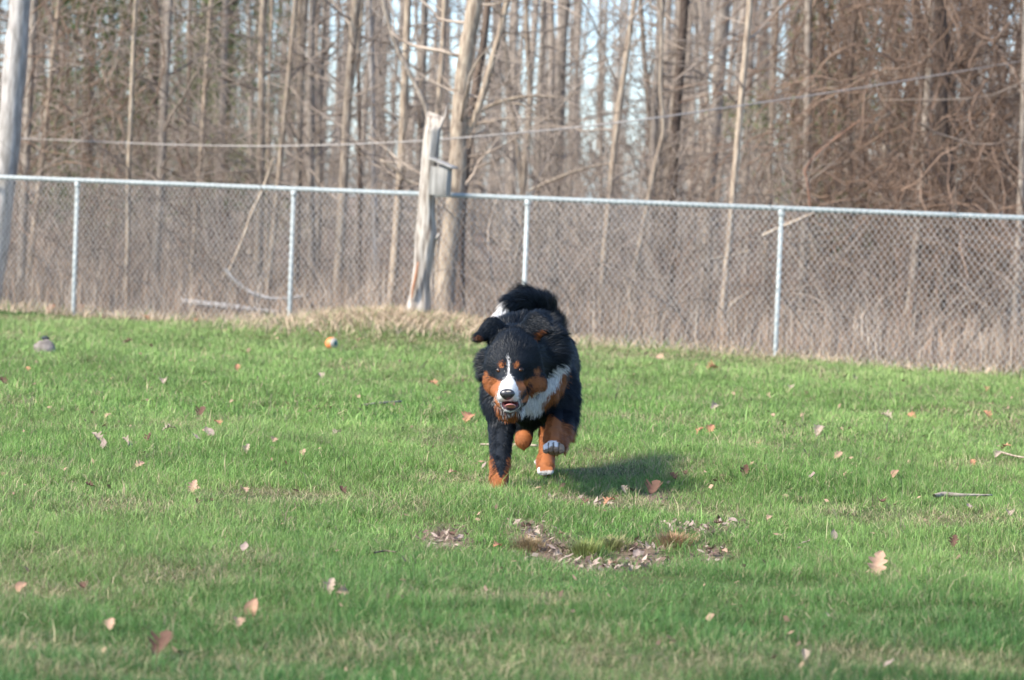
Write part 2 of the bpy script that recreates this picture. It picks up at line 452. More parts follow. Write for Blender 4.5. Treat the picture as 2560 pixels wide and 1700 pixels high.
def hero(L, Y, mat, label, h=11, ntw=26, tw='twig', L0=1.3, extra=(), grp=None, zmin=.9, name='bare_tree'):
    P, r = px_line(L, Y)          # listed from the foot upwards
    g = float(terrain(P[0][0], Y)); 
    foot = P[0].copy()
    if foot[2] > g + .02:
        d = (P[0] - P[1]) / max(P[1][2] - P[0][2], .1); foot = P[0] + d * (P[0][2] - g); P = np.vstack([foot, P]); r = np.concatenate([[r[0] * 1.08], r])
    P[0][2] = g - .12
    topd = P[-1] - P[-2]; topd /= np.linalg.norm(topd)
    while P[-1][2] < h:           # the stem goes on above the picture
        q = P[-1] + (topd * .8 + np.array([0, 0, .5])) * 1.1 + rng.normal(0, .05, 3); P = np.vstack([P, q]); r = np.append(r, max(.006, r[-1] * .86))
    P, r = smooth_line(P, r)
    r = r * (1 + .05 * rng.normal(0, 1, len(r)))
    trunk = [(P, r)] + [smooth_line(*px_line(e, Y)) for e in extra]
    tws = branches_from(P, r, ntw, zmin, 6.5, L0)
    tws += branches_from(P, r, 24, 6.0, h, 1.6, depth=1)
    for e in trunk[1:]: tws += branches_from(e[0], e[1], 8, -1, 20, L0 * .7)
    loc = (P[0][0], P[0][1], g)
    o = tree_mesh(trunk, tws, (M[mat], M[tw]), loc, (name, 'trunk', 'crown'))
    tag(o, label, 'tree', grp)
    return o

# hand placed trees, read from the photograph left to right
hero([(-40, 800, 74), (-8, 600, 64), (18, 400, 58), (34, 200, 56), (52, 0, 54)], 27.6, 'bark_pale', 'thick pale bare tree trunk leaning at the left end of the fence', ntw=8)
hero([(316, 800, 14), (320, 600, 13), (321, 440, 12), (326, 330, 12), (334, 110, 11), (340, 0, 11)], 28.6, 'bark_tan', 'thin straight tan sapling rising alone just right of the leftmost fence post', ntw=20)
hero([(398, 500, 20), (404, 330, 18), (410, 150, 17), (414, 0, 16)], 36, 'bark_grey', 'pinkish grey tree behind the thin tan sapling at left', ntw=34)
hero([(640, 800, 22), (648, 600, 21), (652, 380, 20), (654, 200, 19), (657, 0, 19)], 31, 'bark_tan', 'straight tan tree standing just left of the second fence post', ntw=30)
hero([(664, 800, 9), (670, 400, 8), (673, 200, 8), (681, 0, 7)], 31.6, 'bark_tan', 'slender stem close against the right side of a straight tan tree', ntw=12)
hero([(738, 800, 16), (744, 500, 15), (752, 250, 14), (763, 0, 13)], 33, 'bark_grey', 'slim grey tree directly above the second fence post', ntw=34)
hero([(790, 800, 17), (800, 420, 15), (796, 330, 14), (806, 150, 14), (813, 0, 13)], 34, 'bark_grey', 'slim tree with a crooked middle right of the second fence post', ntw=30)
hero([(838, 812, 26), (846, 700, 24), (858, 470, 23), (868, 270, 22), (880, 120, 21), (889, 0, 21)], 29.5, 'bark_tan', 'stout tan tree leaning right with a dark stem at its side', ntw=30,
     extra=([(872, 250, 12), (896, 120, 11), (904, 40, 10), (906, -60, 9)],))
hero([(944, 800, 15), (940, 700, 14), (934, 450, 13), (931, 250, 14), (924, 0, 14)], 30.5, 'bark_pale', 'pale slender tree between two tan trees left of the broken snag', ntw=22)
hero([(972, 812, 24), (984, 700, 22), (996, 490, 21), (1004, 380, 20), (1010, 275, 20), (1020, 0, 17)], 28.4, 'bark_tan', 'tan tree directly left of the broken snag', ntw=26)
hero([(1082, 600, 12), (1084, 400, 12), (1070, 275, 13), (1034, 200, 13), (998, 137, 13), (962, 25, 13), (950, -40, 12)], 27.8, 'bark_grey', 'crooked tree bending left above the broken snag', ntw=12, L0=.9)
hero([(1092, 600, 13), (1090, 400, 13), (1098, 240, 14), (1106, 137, 14), (1112, 0, 13)], 28.0, 'bark_tan', 'tan stem rising behind the right spike of the broken snag', ntw=16, L0=.9)
hero([(1108, 815, 56), (1116, 700, 50), (1126, 580, 46), (1141, 480, 46), (1146, 400, 44), (1146, 330, 42), (1155, 220, 42), (1166, 120, 38), (1184, 30, 38), (1196, -60, 36)], 26.6, 'bark_tan',
     'largest forked tree standing behind the bird box', ntw=16, L0=1.5,
     extra=([(1152, 345, 26), (1180, 320, 20), (1212, 220, 18), (1236, 130, 17), (1256, 60, 16), (1280, -60, 15)],
            [(1150, 325, 12), (1172, 296, 10), (1215, 268, 9), (1270, 248, 8), (1330, 238, 7), (1400, 243, 5)],
            [(1240, 250, 7), (1310, 262, 6), (1350, 290, 5), (1375, 305, 4)],
            [(1100, 510, 7), (1078, 470, 9), (1020, 455, 9), (985, 420, 9), (950, 400, 8)]))
hero([(1152, 800, 24), (1150, 600, 24), (1157, 470, 27), (1163, 400, 27), (1172, 330, 24), (1196, 180, 20), (1215, 60, 18), (1222, -20, 17)], 27.1, 'bark_dark', 'added dark trunk standing in for the shaded right side of the largest forked tree', ntw=14)  # added stem, its dark bark stands in for the forked tree's shaded side
hero([(900, 800, 10), (899, 400, 10), (896, 160, 10), (893, 0, 10)], 30.2, 'bark_dark', 'dark slender stem between two lighter trees above the second fence panel', ntw=16)
hero([(1286, 780, 16), (1290, 660, 15), (1306, 500, 14), (1316, 380, 14), (1328, 250, 13), (1318, 120, 13), (1316, 0, 12)], 31, 'bark_tan', 'slim tan tree rising above the third fence post', ntw=30)
hero([(1340, 700, 14), (1346, 400, 13), (1352, 200, 13), (1358, 0, 12)], 37, 'bark_grey', 'grey tree just right of the tree above the third post', ntw=34)
hero([(1500, 820, 17), (1508, 660, 17), (1534, 385, 16), (1550, 250, 16), (1563, 165, 15), (1586, 0, 14)], 29, 'bark_tan', 'tan tree leaning right midway between the third and fourth posts', ntw=30)
hero([(1563, 828, 16), (1575, 740, 15), (1612, 550, 14), (1640, 400, 13), (1662, 330, 12), (1650, 230, 11), (1654, 100, 9)], 28.2, 'bark_tan', 'crooked pale sapling slanting right behind the fence panel beside the dog', h=6, ntw=18)
hero([(1676, 700, 26), (1682, 470, 25), (1690, 300, 24), (1704, 120, 24), (1712, 0, 23)], 32.5, 'bark_dark', 'dark stout tree in front of the pale sky gaps at right', ntw=34)
hero([(1766, 700, 32), (1772, 480, 31), (1790, 300, 30), (1804, 120, 30), (1814, 0, 29)], 39, 'bark_grey', 'wide grey blurred tree behind a slim tan tree at right', ntw=34)
hero([(1794, 872, 22), (1803, 820, 19), (1823, 600, 17), (1840, 400, 16), (1850, 280, 16), (1862, 150, 16), (1876, 0, 16)], 27.4, 'bark_tan', 'tall straight tan tree left of the fourth fence post', ntw=18)
hero([(1922, 600, 15), (1926, 350, 14), (1932, 150, 13), (1936, 0, 13)], 40, 'bark_grey', 'faint grey tree above the fourth fence post', ntw=34)
hero([(2350, 800, 28), (2358, 600, 28), (2366, 430, 32), (2352, 300, 34), (2356, 150, 30), (2350, 0, 30)], 29.5, 'bark_dark', 'thick dark tree wrapped in brown vines at the right', ntw=40, tw='twig_red',
     extra=([(2372, 420, 18), (2386, 280, 15), (2374, 120, 14), (2350, -30, 12)], [(2340, 210, 12), (2400, 150, 10), (2470, 130, 7)]))
hero([(2205, 700, 22), (2214, 450, 20), (2218, 250, 18), (2230, 0, 16)], 35, 'bark_grey', 'grey tree mostly hidden by hanging vines', ntw=30, tw='twig_red')
hero([(2535, 880, 20), (2548, 600, 18), (2556, 400, 17), (2566, 0, 15)], 28.5, 'bark_grey', 'grey stem at the right end of the fence', ntw=30, tw='twig_red')
hero([(2120, 800, 15), (2128, 500, 14), (2120, 250, 13), (2140, 0, 12)], 31, 'bark_dark', 'thin dark tree among the vines right of the fourth post', ntw=34, tw='twig_red')

# big bare tree added out of view: its twigs shade the near lawn
for tx, ty, hh in ((-5.2, 2.4, 10.5),):
    P = wander((tx, ty, -.1), (0, 0, 1), hh, 12, .03, 0, .02); r_ = np.linspace(.20, .05, 13)
    tws = branches_from(P, r_, 95, 3.2, hh, 3.6, depth=3, jit=.13, sub=6)
    o = tree_mesh([smooth_line(P, r_, 2)], tws, (M['bark_grey'], M['twig']), (tx, ty, 0))
    tag(o, 'unseen broad bare tree added to shade the near lawn', 'tree')

# filler trees: prototypes, then copies (trunk + branches) with their own place, turn and size
def proto_tree(h, r0, n, mat, tw, L0=1.5, zmin=.6):
    P = wander((0, 0, -.1), (0, 0, 1), h, 12, .025, 0, .03); r = np.linspace(r0, r0 * .35, 13)
    tws = branches_from(P, r, n, zmin, 7.5, L0, depth=3, sub=4) + branches_from(P, r, 20, 7, h, 1.8, depth=2)
    trunk = [smooth_line(P, r, 2)]
    fork = wander(P[5], (rng.normal(0, .3), rng.normal(0, .3), 1), h * .5, 6, .05, 0, .05)
    trunk.append((fork, np.linspace(r[5] * .6, r0 * .2, 7)))
    return tree_mesh(trunk, tws, (M[mat], M[tw]), (0, 0, 0))
protos = [proto_tree(11, .042, 60, 'bark_grey', 'twig'), proto_tree(12, .055, 60, 'bark_grey', 'twig'), proto_tree(10, .034, 64, 'bark_tan', 'twig'),
          proto_tree(11, .038, 64, 'bark_grey', 'twig'), proto_tree(12, .05, 60, 'bark_grey', 'twig'), proto_tree(9, .026, 70, 'bark_tan', 'twig'),
          proto_tree(9, .05, 70, 'bark_dark', 'twig_red', 1.3, .2)]
bush = []
def proto_bush(h, n, tw):
    tws = []
    for _ in range(n):
        a = rng.random() * 6.283; ln = rng.uniform(.05, .5)
        B = wander((rng.normal(0, .12), rng.normal(0, .12), -.05), (math.cos(a) * ln, math.sin(a) * ln, 1), h * rng.uniform(.5, 1.15), 9, .12, .02, .02)
        rad = np.linspace(.011 * rng.uniform(.5, 1.2), .0025, 10)
        tws.append((B, rad)); tws += branches_from(B, rad, 7, .2, 9, h * .35, 2, .2, .03, 3)
    o = empty('bare_shrub'); np_mesh('stems', *tubes(tws, 3), M[tw], o)
    return o
bushes = [proto_bush(2.4, 7, 'twig'), proto_bush(3.0, 8, 'twig'), proto_bush(1.8, 9, 'twig_red'), proto_bush(2.8, 9, 'twig_red')]

def copy_tree(o):
    c = o.copy(); col.objects.link(c)
    for ch in o.children:
        d = ch.copy(); col.objects.link(d); d.parent = c
    return c
used = set()
def place(src, x, y, s, rz, lab, cat, grp):
    if src.name not in used:
        o = src; used.add(src.name)
    else: o = copy_tree(src)
    o.location = (x, y, float(terrain(x, y))); o.rotation_euler = (rng.normal(0, .06), rng.normal(0, .06), rz); o.scale = (s, s, s)
    tag(o, lab, cat, grp)
cand = []
k = 0
while len(cand) < 96 and k < 9000:
    k += 1
    y = rng.uniform(29, 62); x = rng.uniform(-1, 1) * (y / 4.1 + 1)
    if (not (-.1 < x / y < .075 and y > 36 and rng.random() < .6)) and all((x - a) ** 2 + ((y - b) * .7) ** 2 > 1.0 for a, b in cand): cand.append((x, y))
for x, y in cand:
    px = x / y
    k = int(rng.integers(0, 6)) if px < .09 else int(rng.choice([2, 4, 6, 6, 6]))
    place(protos[k], x, y, rng.uniform(.8, 1.2), rng.uniform(0, 6.28), 'slim bare tree standing among others deep in the woods', 'tree', 'bare trees deep in the woods')
for i in range(76):
    d = rng.uniform(.7, 9); u = rng.uniform(-6.5, 6.5) * (1 + d / 26)
    x = FU[0] * u + FN[0] * d; y = fence_y(FU[0] * u) + d
    if i >= 60: x = (6.4 + 2.5 * rng.random()) * (1 if i % 2 else -1)
    right = x / y > .09
    if 45 < i < 60: x = -abs(x) * .9 - 1.2; y += 1.5; right = False
    k = int(rng.choice([2, 3, 3])) if right else int(rng.choice([0, 1, 0, 1, 2]))
    if i < 4: k = i
    place(bushes[k], x, y, rng.uniform(.6, 1.15), rng.uniform(0, 6.28), 'leafless twiggy shrub growing in the weeds beyond the fence', 'shrub', 'bare shrubs beyond the fence')

for q in protos + bushes:      # a pattern nothing was made from is taken away again
    if q.name not in used:
        for ch in list(q.children): bpy.data.objects.remove(ch)
        bpy.data.objects.remove(q)

# ------------------------------------------------------------------ far woodland, one mass
def build_far():
    L = []
    for _ in range(430):
        y = rng.uniform(60, 125); x = rng.uniform(-1, 1) * (y / 4 + 2)
        h = rng.uniform(11, 17); r0 = rng.uniform(.04, .13)
        P = wander((x, y, -.1), (rng.normal(0, .04), rng.normal(0, .04), 1), h, 6, .025, 0, .02)
        L.append((P, np.linspace(r0, r0 * .4, 7)))
    V, Fc = tubes(L, 5)
    T = []
    for _ in range(7700):
        y = rng.uniform(58, 120); x = rng.uniform(-1, 1) * (y / 4 + 2)
        z = rng.uniform(0, 1) ** 1.25 * 12
        if -.13 < x / y < .07 and z > 2.5 and rng.random() < .6: continue
        a = rng.random() * 6.283; el = rng.uniform(.1, 1.4)
        P = wander((x, y, z), (math.cos(a) * math.cos(el), math.sin(a) * math.cos(el), math.sin(el)), rng.uniform(1, 3.2), 4, .2, 0, .05)
        T.append((P, np.linspace(rng.uniform(.012, .035), .006, 5)))
    V2, F2 = tubes(T, 3)
    o = np_mesh('distant_woodland', np.concatenate([V, V2]), Fc + [(k, f + len(V)) for k, f in F2], M['bark_grey'])
    tag(o, 'hazy mass of bare trunks and twigs far behind the nearer trees', 'woodland', kind='stuff')
build_far()

# ------------------------------------------------------------------ hanging vines at the right
def build_vines():
    L = []
    for _ in range(2800):
        y = rng.uniform(28.2, 35); fx = rng.uniform(.086, .185) if rng.random() < .86 else rng.uniform(-.19, -.12)
        x = fx * y
        if fx > 0 and rng.random() > (fx - .06) / .06: continue
        z = rng.uniform(.8, 6.5)
        P = wander((x, y, z), (rng.normal(0, .5), rng.normal(0, .3), rng.normal(-.3, .6)), rng.uniform(.7, 2.6), 12, .26, .10)
        P[:, 2] = np.maximum(P[:, 2], .05)
        L.append((P, np.full(13, rng.uniform(.003, .009))))
    o = np_mesh('hanging_vines', *tubes(L, 3), M['twig_red'])
    tag(o, 'tangle of brown leafless vines hanging in the trees at right', 'vines', kind='stuff')
    L = []
    for _ in range(1150):
        d = rng.uniform(.3, 9); u = rng.uniform(-9, 9) * (1 + d / 26)
        x = FU[0] * u + FN[0] * d; y = fence_y(FU[0] * u) + d
        a = rng.random() * 6.283
        P = wander((x, y, 0), (math.cos(a) * .6, math.sin(a) * .6, 1), rng.uniform(.9, 3.0), 12, .16, .075)
        P[:, 2] = np.maximum(P[:, 2], .02)
        L.append((P, np.linspace(rng.uniform(.004, .008), .002, 13)))
    tag(np_mesh('bramble_canes', *tubes(L, 3), M['twig']), 'arching leafless bramble canes behind the chain link', 'brambles', kind='stuff')
build_vines()

def build_thicket():
    L = []
    for _ in range(1200):
        y = rng.uniform(28, 44); fx = rng.uniform(-.255, .255)
        if -.06 < fx < .07 and rng.random() < .12: continue
        z = rng.uniform(.5, 5.8) ** 1.0
        a = rng.random() * 6.283
        P = wander((fx * y, y, z), (math.cos(a), math.sin(a) * .4, rng.uniform(-.4, .9)), rng.uniform(.8, 2.4), 9, .15, .02)
        rad = np.linspace(rng.uniform(.005, .013), .003, 10)
        L.append((P, rad)); L += branches_from(P, rad, 4, 0, 9, .8, 1, .2)
    tag(np_mesh('twig_thicket', *tubes(L, 3), M['twig']), 'tangle of thin crossing bare twigs between the trunks', 'twigs', kind='stuff')
build_thicket()

# ------------------------------------------------------------------ evergreens deep in the woods
def evergreen(px, Y, h, w_, label):
    b = pt(px, 500, Y); b[2] = 0
    o = empty('evergreen_tree', tuple(b))
    P = wander((0, 0, -.1), (0, 0, 1), h, 8, .02); np_mesh('trunk', *tubes([(P, np.linspace(.11, .02, 9))], 8), M['bark_dark'], o)
    n = 9000
    cl = rng.normal(0, 1, (70, 3)); z = rng.uniform(.08, 1, 70); cl[:, 0] *= w_ * (1.05 - z) * .75; cl[:, 1] *= w_ * (1.05 - z) * .75; cl[:, 2] = z * h
    C = cl[rng.integers(0, 70, n)] + rng.normal(0, 1, (n, 3)) * np.array([.26, .26, .20])
    a = rng.normal(0, 1, (n, 3)); a /= np.linalg.norm(a, axis=1, keepdims=True)
    b2 = np.cross(a, rng.normal(0, 1, (n, 3))); b2 /= np.linalg.norm(b2, axis=1, keepdims=True)
    V = np.stack([C - a * .07, C + b2 * .016, C + a * .07, C - b2 * .016], 1).reshape(-1, 3)
    q = np.arange(n)[:, None] * 4 + np.arange(4)[None]
    cc = np.repeat((np.array([.085, .115, .035]) * rng.uniform(.5, 1.5, n)[:, None])[:, None], 4, 1).reshape(-1, 3)
    np_mesh('crown', V, [(4, q)], M['needles'], o, cols=cc)
    tag(o, label, 'tree')
evergreen(215, 40, 7.5, 1.1, 'dark evergreen tree left of the thin straight sapling')
evergreen(375, 44, 8.5, 1.3, 'wide dark evergreen tree behind the thin straight sapling')
evergreen(560, 50, 7.5, 1.0, 'small dull evergreen tree far behind the leftmost fence panel')
evergreen(2080, 46, 8.5, .9, 'evergreen tree half hidden by the vines at right')

# ------------------------------------------------------------------ broken snag with its bird box
def build_snag():
    Y = 25.05
    spec = [(1042, 812, 76), (1042, 795, 66), (1046, 770, 58), (1051, 738, 50), (1052, 704, 46), (1058, 658, 47), (1066, 589, 56), (1066, 547, 47), (1067, 476, 40), (1074, 400, 40), (1078, 356, 41), (1081, 325, 40)]
    P, r = px_line(spec, Y); g = float(terrain(P[0][0], Y)); P[0][2] = g - .1
    Q, rr = smooth_line(P, r, 5)
    ns = 26; loc = np.array([Q[0][0], Q[0][1], g])
    V = []
    for i, (p, q) in enumerate(zip(Q, rr)):
        for k in range(ns):
            a = k * 2 * math.pi / ns
            f = 1 + .10 * mnoise.noise((math.cos(a) * 5, math.sin(a) * 5, p[2] * .9 + 7)) + .05 * mnoise.noise((math.cos(a) * 9, math.sin(a) * 9, p[2] * 5)) + .15 * mnoise.noise((math.cos(a) * 1.6, math.sin(a) * 1.6, p[2] * 1.1)) + .05 * math.sin(a * 5 + p[2] * 2.5) * (1 + max(0, .35 - (p[2] - g)) * 6)
            V.append(p + q * f * np.array([math.cos(a), math.sin(a), 0]))
    # splintered crown: the last ring is drawn up into two horns
    topr = len(Q)
    for step, fr in enumerate((.35, .7, 1.0)):
        for k in range(ns):
            a = k * 2 * math.pi / ns; cx = math.cos(a)
            hgt = .03 + .12 * max(0, -cx) ** 3 * (.7 + .3 * math.sin(a * 3)) + .19 * max(0, cx) ** 6 + .045 * abs(math.sin(a * 6.5)) * (k % 2)
            shift = .045 * max(0, cx) * fr
            rq = rr[-1] * (1 - .55 * fr)
            c = Q[-1] + np.array([(.045 * (1 if cx > 0 else -.55)) * fr * abs(cx), 0, 0])
            V.append(c + np.array([rq * cx + shift, rq * math.sin(a), hgt * fr]))
    V = np.array(V) - loc; rows = topr + 3
    i = np.arange(rows - 1)[:, None] * ns; j = np.arange(ns)[None]; j2 = (j + 1) % ns
    Fq = np.stack([i + j, i + j2, i + ns + j2, i + ns + j], -1).reshape(-1, 4)
    o = empty('dead_snag', tuple(loc))
    np_mesh('trunk', V, [(4, Fq), (ns, (np.arange(ns) + (rows - 1) * ns)[None])], M['snag_wood'], o, smooth=True)
    # torn strip of darker wood at the lower left and a stub
    Pk, rk = px_line([(1030, 745, 5, -.10), (1033, 720, 9, -.11), (1040, 690, 10, -.11), (1046, 655, 5, -.11)], Y)
    np_mesh('torn_bark', *tubes([(smooth_line(Pk, rk)[0] - loc, smooth_line(Pk, rk)[1])], 6), nmat('torn_bark', (.28, .13, .07), (.45, .25, .15), 20), o)
    Pk, rk = px_line([(1082, 602, 12, -.03), (1094, 592, 9, -.05), (1099, 583, 5, -.06)], Y)
    np_mesh('branch_stub', *tubes([(Pk - loc, rk)], 7), M['snag_wood'], o)
    tag(o, 'pale broken dead trunk with two splintered points standing at the fence', 'dead trunk')
    # bird box fixed to its right side
    c = pt(1102, 450, Y - .14)
    def box(name, x0, x1, y0, y1, z0, z1, parent, mat, slope=0):
        V = np.array([[x, y, z] for x in (x0, x1) for y in (y0, y1) for z in (z0, z1)], float)
        if slope: V[:, 2] += V[:, 0] * slope
        q = np.array([[0, 1, 3, 2], [4, 6, 7, 5], [0, 4, 5, 1], [2, 3, 7, 6], [0, 2, 6, 4], [1, 5, 7, 3]])
        ob = np_mesh(name, V, [(4, q)], mat, parent)
        bm_ = ob.modifiers.new('b', 'BEVEL'); bm_.width = .003; bm_.segments = 2
        return ob
    b = empty('bird_box', tuple(c)); b.rotation_euler = (0, R(2), R(-18))
    box('front_panel', -.057, .057, -.066, -.052, -.125, .105, b, M['grey_wood'])
    box('side_panel', .059, .073, -.066, .062, -.125, .098, b, M['grey_wood'])
    box('side_panel', -.073, -.059, -.066, .062, -.125, .11, b, M['grey_wood'])
    box('back_panel', -.057, .057, .05, .062, -.125, .12, b, M['grey_wood'])
    box('base', -.056, .056, -.05, .048, -.122, -.11, b, M['grey_wood'])
    box('roof', -.085, .118, -.10, .075, .135, .150, b, M['grey_wood'], -.32)
    V, Fc = tubes([(np.array([[0, -.0675, .03], [0, -.0655, .03]]), [.0165, .0165])], 16)
    np_mesh('entrance_hole', V, Fc, nmat('hole', (.012, .01, .01), (.02, .018, .016)), b)
    tag(b, 'weathered grey wooden bird box with a slanted roof fixed to the snag', 'bird box')
build_snag()

# ------------------------------------------------------------------ cable, logs, poles
def single_tube(name, spec, Y, mat, label, cat, sides=8, k=5):
    P, r = px_line(spec, Y); P, r = smooth_line(P, r, k)
    loc = P[0].copy()
    o = np_mesh(name, *tubes([(P - loc, r * (1 + .06 * rng.normal(0, 1, len(r))))], sides), mat, smooth=True)
    o.location = tuple(loc); tag(o, label, cat); return o
cable = [(-300, 330, 3.6, 3.0), (150, 350, 3.8, 2), (420, 362, 4.2, 1.5), (650, 366, 4.6, 1), (860, 362, 5, .5), (1062, 352, 5.2, 0), (1220, 339, 5.4, 0), (1400, 323, 5.6, 0), (1620, 298, 5.6, 0), (1843, 265, 5, .6), (2100, 228, 4.2, 1.4), (2330, 190, 3.8, 2), (2559, 152, 3.6, 2.6), (2900, 90, 3.4, 3.2)]
single_tube('overhead_cable', [(q[0], q[1], q[2] * .8, q[3]) for q in cable], 26.2, M['rope'], 'thin pale cable strung between the trees above the fence', 'cable', 6)
single_tube('fallen_log', [(452, 754, 16), (500, 759, 18), (560, 765, 17), (620, 773, 14), (700, 782, 12)], 27.3, M['bark_pale'], 'pale straight fallen log lying in the weeds behind the fence', 'log')
single_tube('fallen_branch', [(562, 672, 7), (590, 705, 9), (630, 735, 10), (680, 748, 10), (730, 745, 10), (772, 738, 8)], 27.0, M['bark_pale'], 'curved pale fallen branch drooping behind the second fence post', 'branch')
single_tube('leaning_pole', [(560, 690, 7), (575, 675, 9), (605, 605, 9), (632, 528, 11), (655, 480, 9), (668, 445, 8), (684, 395, 5)], 27.4, M['bark_tan'], 'broken slender trunk leaning right between the first two fence posts', 'broken tree')
single_tube('leaning_branch', [(1320, 478, 6), (1370, 455, 8), (1430, 430, 8), (1500, 412, 6), (1560, 404, 4)], 29, M['bark_tan'], 'bare branch rising to the right just above the third fence post', 'branch')
single_tube('leaning_branch', [(1690, 740, 5), (1760, 650, 8), (1830, 640, 8), (1880, 625, 4)], 28.6, M['bark_tan'], 'bent dead branch behind the mesh left of the fourth post', 'branch')
single_tube('leaning_branch', [(1905, 590, 10), (1945, 572, 11), (1990, 553, 10), (2040, 530, 6)], 26.9, M['bark_tan'], 'short pale branch crossing behind the top of the fourth fence post', 'branch')
single_tube('leaning_branch', [(1815, 772, 7), (1850, 745, 10), (1880, 725, 6)], 27.6, M['bark_tan'], 'short pale branch low behind the mesh beside the tall straight tree', 'branch')
single_tube('vine_stem', [(2026, 520, 6), (2018, 450, 7), (2010, 425, 6), (2040, 385, 5), (2090, 345, 5), (2150, 300, 3)], 28.4, nmat('red_vine', (.22, .11, .07), (.34, .20, .13), 3), 'reddish vine stem bending right above the fourth fence post', 'vine')
single_tube('stump', [(925, 815, 30), (930, 800, 30), (934, 782, 26), (938, 772, 18)], 26.4, M['bark_pale'], 'small pale stump left of the dry grass mound', 'stump')

# ------------------------------------------------------------------ leaves lying in the lawn
def leaf_mesh(kind, colr, seed):
    r_ = random.Random(seed)
    if kind == 'oak':
        prof = [(0, .02), (.10, .10), (.18, .22), (.25, .12), (.34, .30), (.42, .36), (.48, .15), (.58, .33), (.66, .34), (.70, .14), (.80, .20), (.88, .16), (1, .02)]
    else:
        prof = [(0, .02), (.12, .14), (.3, .26), (.5, .30), (.7, .24), (.88, .12), (1, .01)]
    L = 1.0; V = []; c = []
    cu = r_.uniform(.25, .7) * r_.choice([-1, 1]); cv = r_.uniform(.4, 1.3); tw = r_.uniform(-.4, .4)
    for t, wv in prof:
        for s in (-1, -.5, 0, .5, 1):
            x = s * wv * r_.uniform(.9, 1.1); y = t - .5
            z = cv * x * x * 2.2 + cu * (t - .5) ** 2 + .04 * r_.uniform(-1, 1) + tw * x * (t - .5)
            V.append((x, y + .05 * s * s * (1 if kind == 'oak' else 0), z)); c.append(np.array(colr) * r_.uniform(.8, 1.15))
    n = len(prof); i = np.arange(n - 1)[:, None] * 5; j = np.arange(4)[None]
    q = np.stack([i + j, i + j + 1, i + j + 6, i + j + 5], -1).reshape(-1, 4)
    V = np.array(V); V2, F2 = tubes([(np.array([[0, -.5, 0], [0, -.62, .03], [.03, -.75, .08]]), [.012, .01, .008])], 3)
    me_o = np_mesh('fallen_leaf', np.concatenate([V, V2]), [(4, np.concatenate([q, F2[0][1] + len(V)]))], M['litter'], cols=np.array(c + [np.array(colr) * .7] * len(V2)))
    return me_o
TAN, PALE, DARK, ORG = (.42, .275, .19), (.35, .275, .21), (.12, .068, .048), (.38, .19, .11)
LP = {}
for nm, kd, cl in (('tan', 'oak', TAN), ('pale', 'oak', PALE), ('dark', 'oak', DARK), ('orange', 'oak', ORG), ('tanp', 'plain', (.36, .215, .14)), ('palep', 'plain', (.30, .23, .19))):
    LP[nm] = leaf_mesh(kd, cl, len(LP) + 3)
first = set()
SHARED = {'tan': 'small tan dead leaf lying in the lawn', 'pale': 'small pale pinkish dead leaf lying in the lawn', 'dark': 'small dark brown dead leaf lying in the lawn',
          'orange': 'small orange brown dead leaf lying in the lawn', 'tanp': 'narrow tan dead leaf lying in the lawn', 'palep': 'narrow pale dead leaf lying in the lawn'}
def leaf(k, px, py, size=.07, label=None, up=None):
    p = gpt(px, py)
    if k in first:
        o = LP[k].copy(); col.objects.link(o)
    else:
        o = LP[k]; first.add(k)
    y = p[1]; o.location = (p[0], y - .02, float(terrain(p[0], y)) + .022 + .16 * size)
    o.scale = (size,) * 3
    flat = 1290 < py < 1440 and 1090 < px < 1860
    if flat: size = min(size, .045); o.scale = (size,) * 3; o.location.z -= .008
    o.rotation_euler = (rng.normal(.12, .15) if flat else rng.normal(.35, .35) if up is None else up, rng.normal(0, .3) if up is None else .1, rng.uniform(-1.2, 1.2) if up is None else -.35)
    if label: tag(o, label, 'leaf')
    else: tag(o, SHARED[k], 'leaf', SHARED[k].split(' lying')[0].replace('dead leaf', 'dead leaves') + ' in the lawn')
leaf('tan', 2192, 1440, .095, 'large tan oak leaf standing upright in the shaded grass at right', 1.25)
leaf('pale', 1622, 1384, .075, 'pale lobed oak leaf at the right end of the bare crescent', 1.0)
leaf('tan', 484, 1237, .06, 'tan curled leaf alone in the middle of the left lawn', 1.2)
leaf('tanp', 630, 1550, .07, 'rounded orange tan leaf in the front left of the lawn', 1.2)
leaf('pale', 2045, 1092, .085, 'bright whitish leaf in the sunny grass right of the dog', .7)
leaf('orange', 1171, 1060, .11, 'long orange brown leaf directly left of the dog', .4)
leaf('pale', 826, 1492, .055, 'pinkish upright leaf in front of the left part of the lawn', 1.3)
leaf('dark', 404, 1648, .09, 'large dark reddish leaf at the bottom left', .6)
leaf('orange', 128, 783, .11, 'orange leaf left of the foot of the leftmost fence post', .9)
leaf('orange', 196, 782, .10, 'orange leaf touching the foot of the leftmost fence post', 1.2)
leaf('tan', 208, 782, .10, 'yellowish tan leaf just right of the leftmost fence post', 1.3)
leaf('dark', 502, 1048, .08, 'dark leaf alone left of the dog in the middle lawn', .6)
leaf('dark', 1632, 1246, .10, 'wide brown crumpled leaf behind the bare crescent', .5)
leaf('pale', 618, 1139, .05, 'small white upright leaf among the left lawn leaves', 1.3)
leaf('dark', 1862, 1196, .06, 'dark red brown upright leaf right of the dog shadow', 1.2)
leaf('dark', 2382, 1374, .05, 'small rust red leaf in the shaded grass at far right', 1.1)
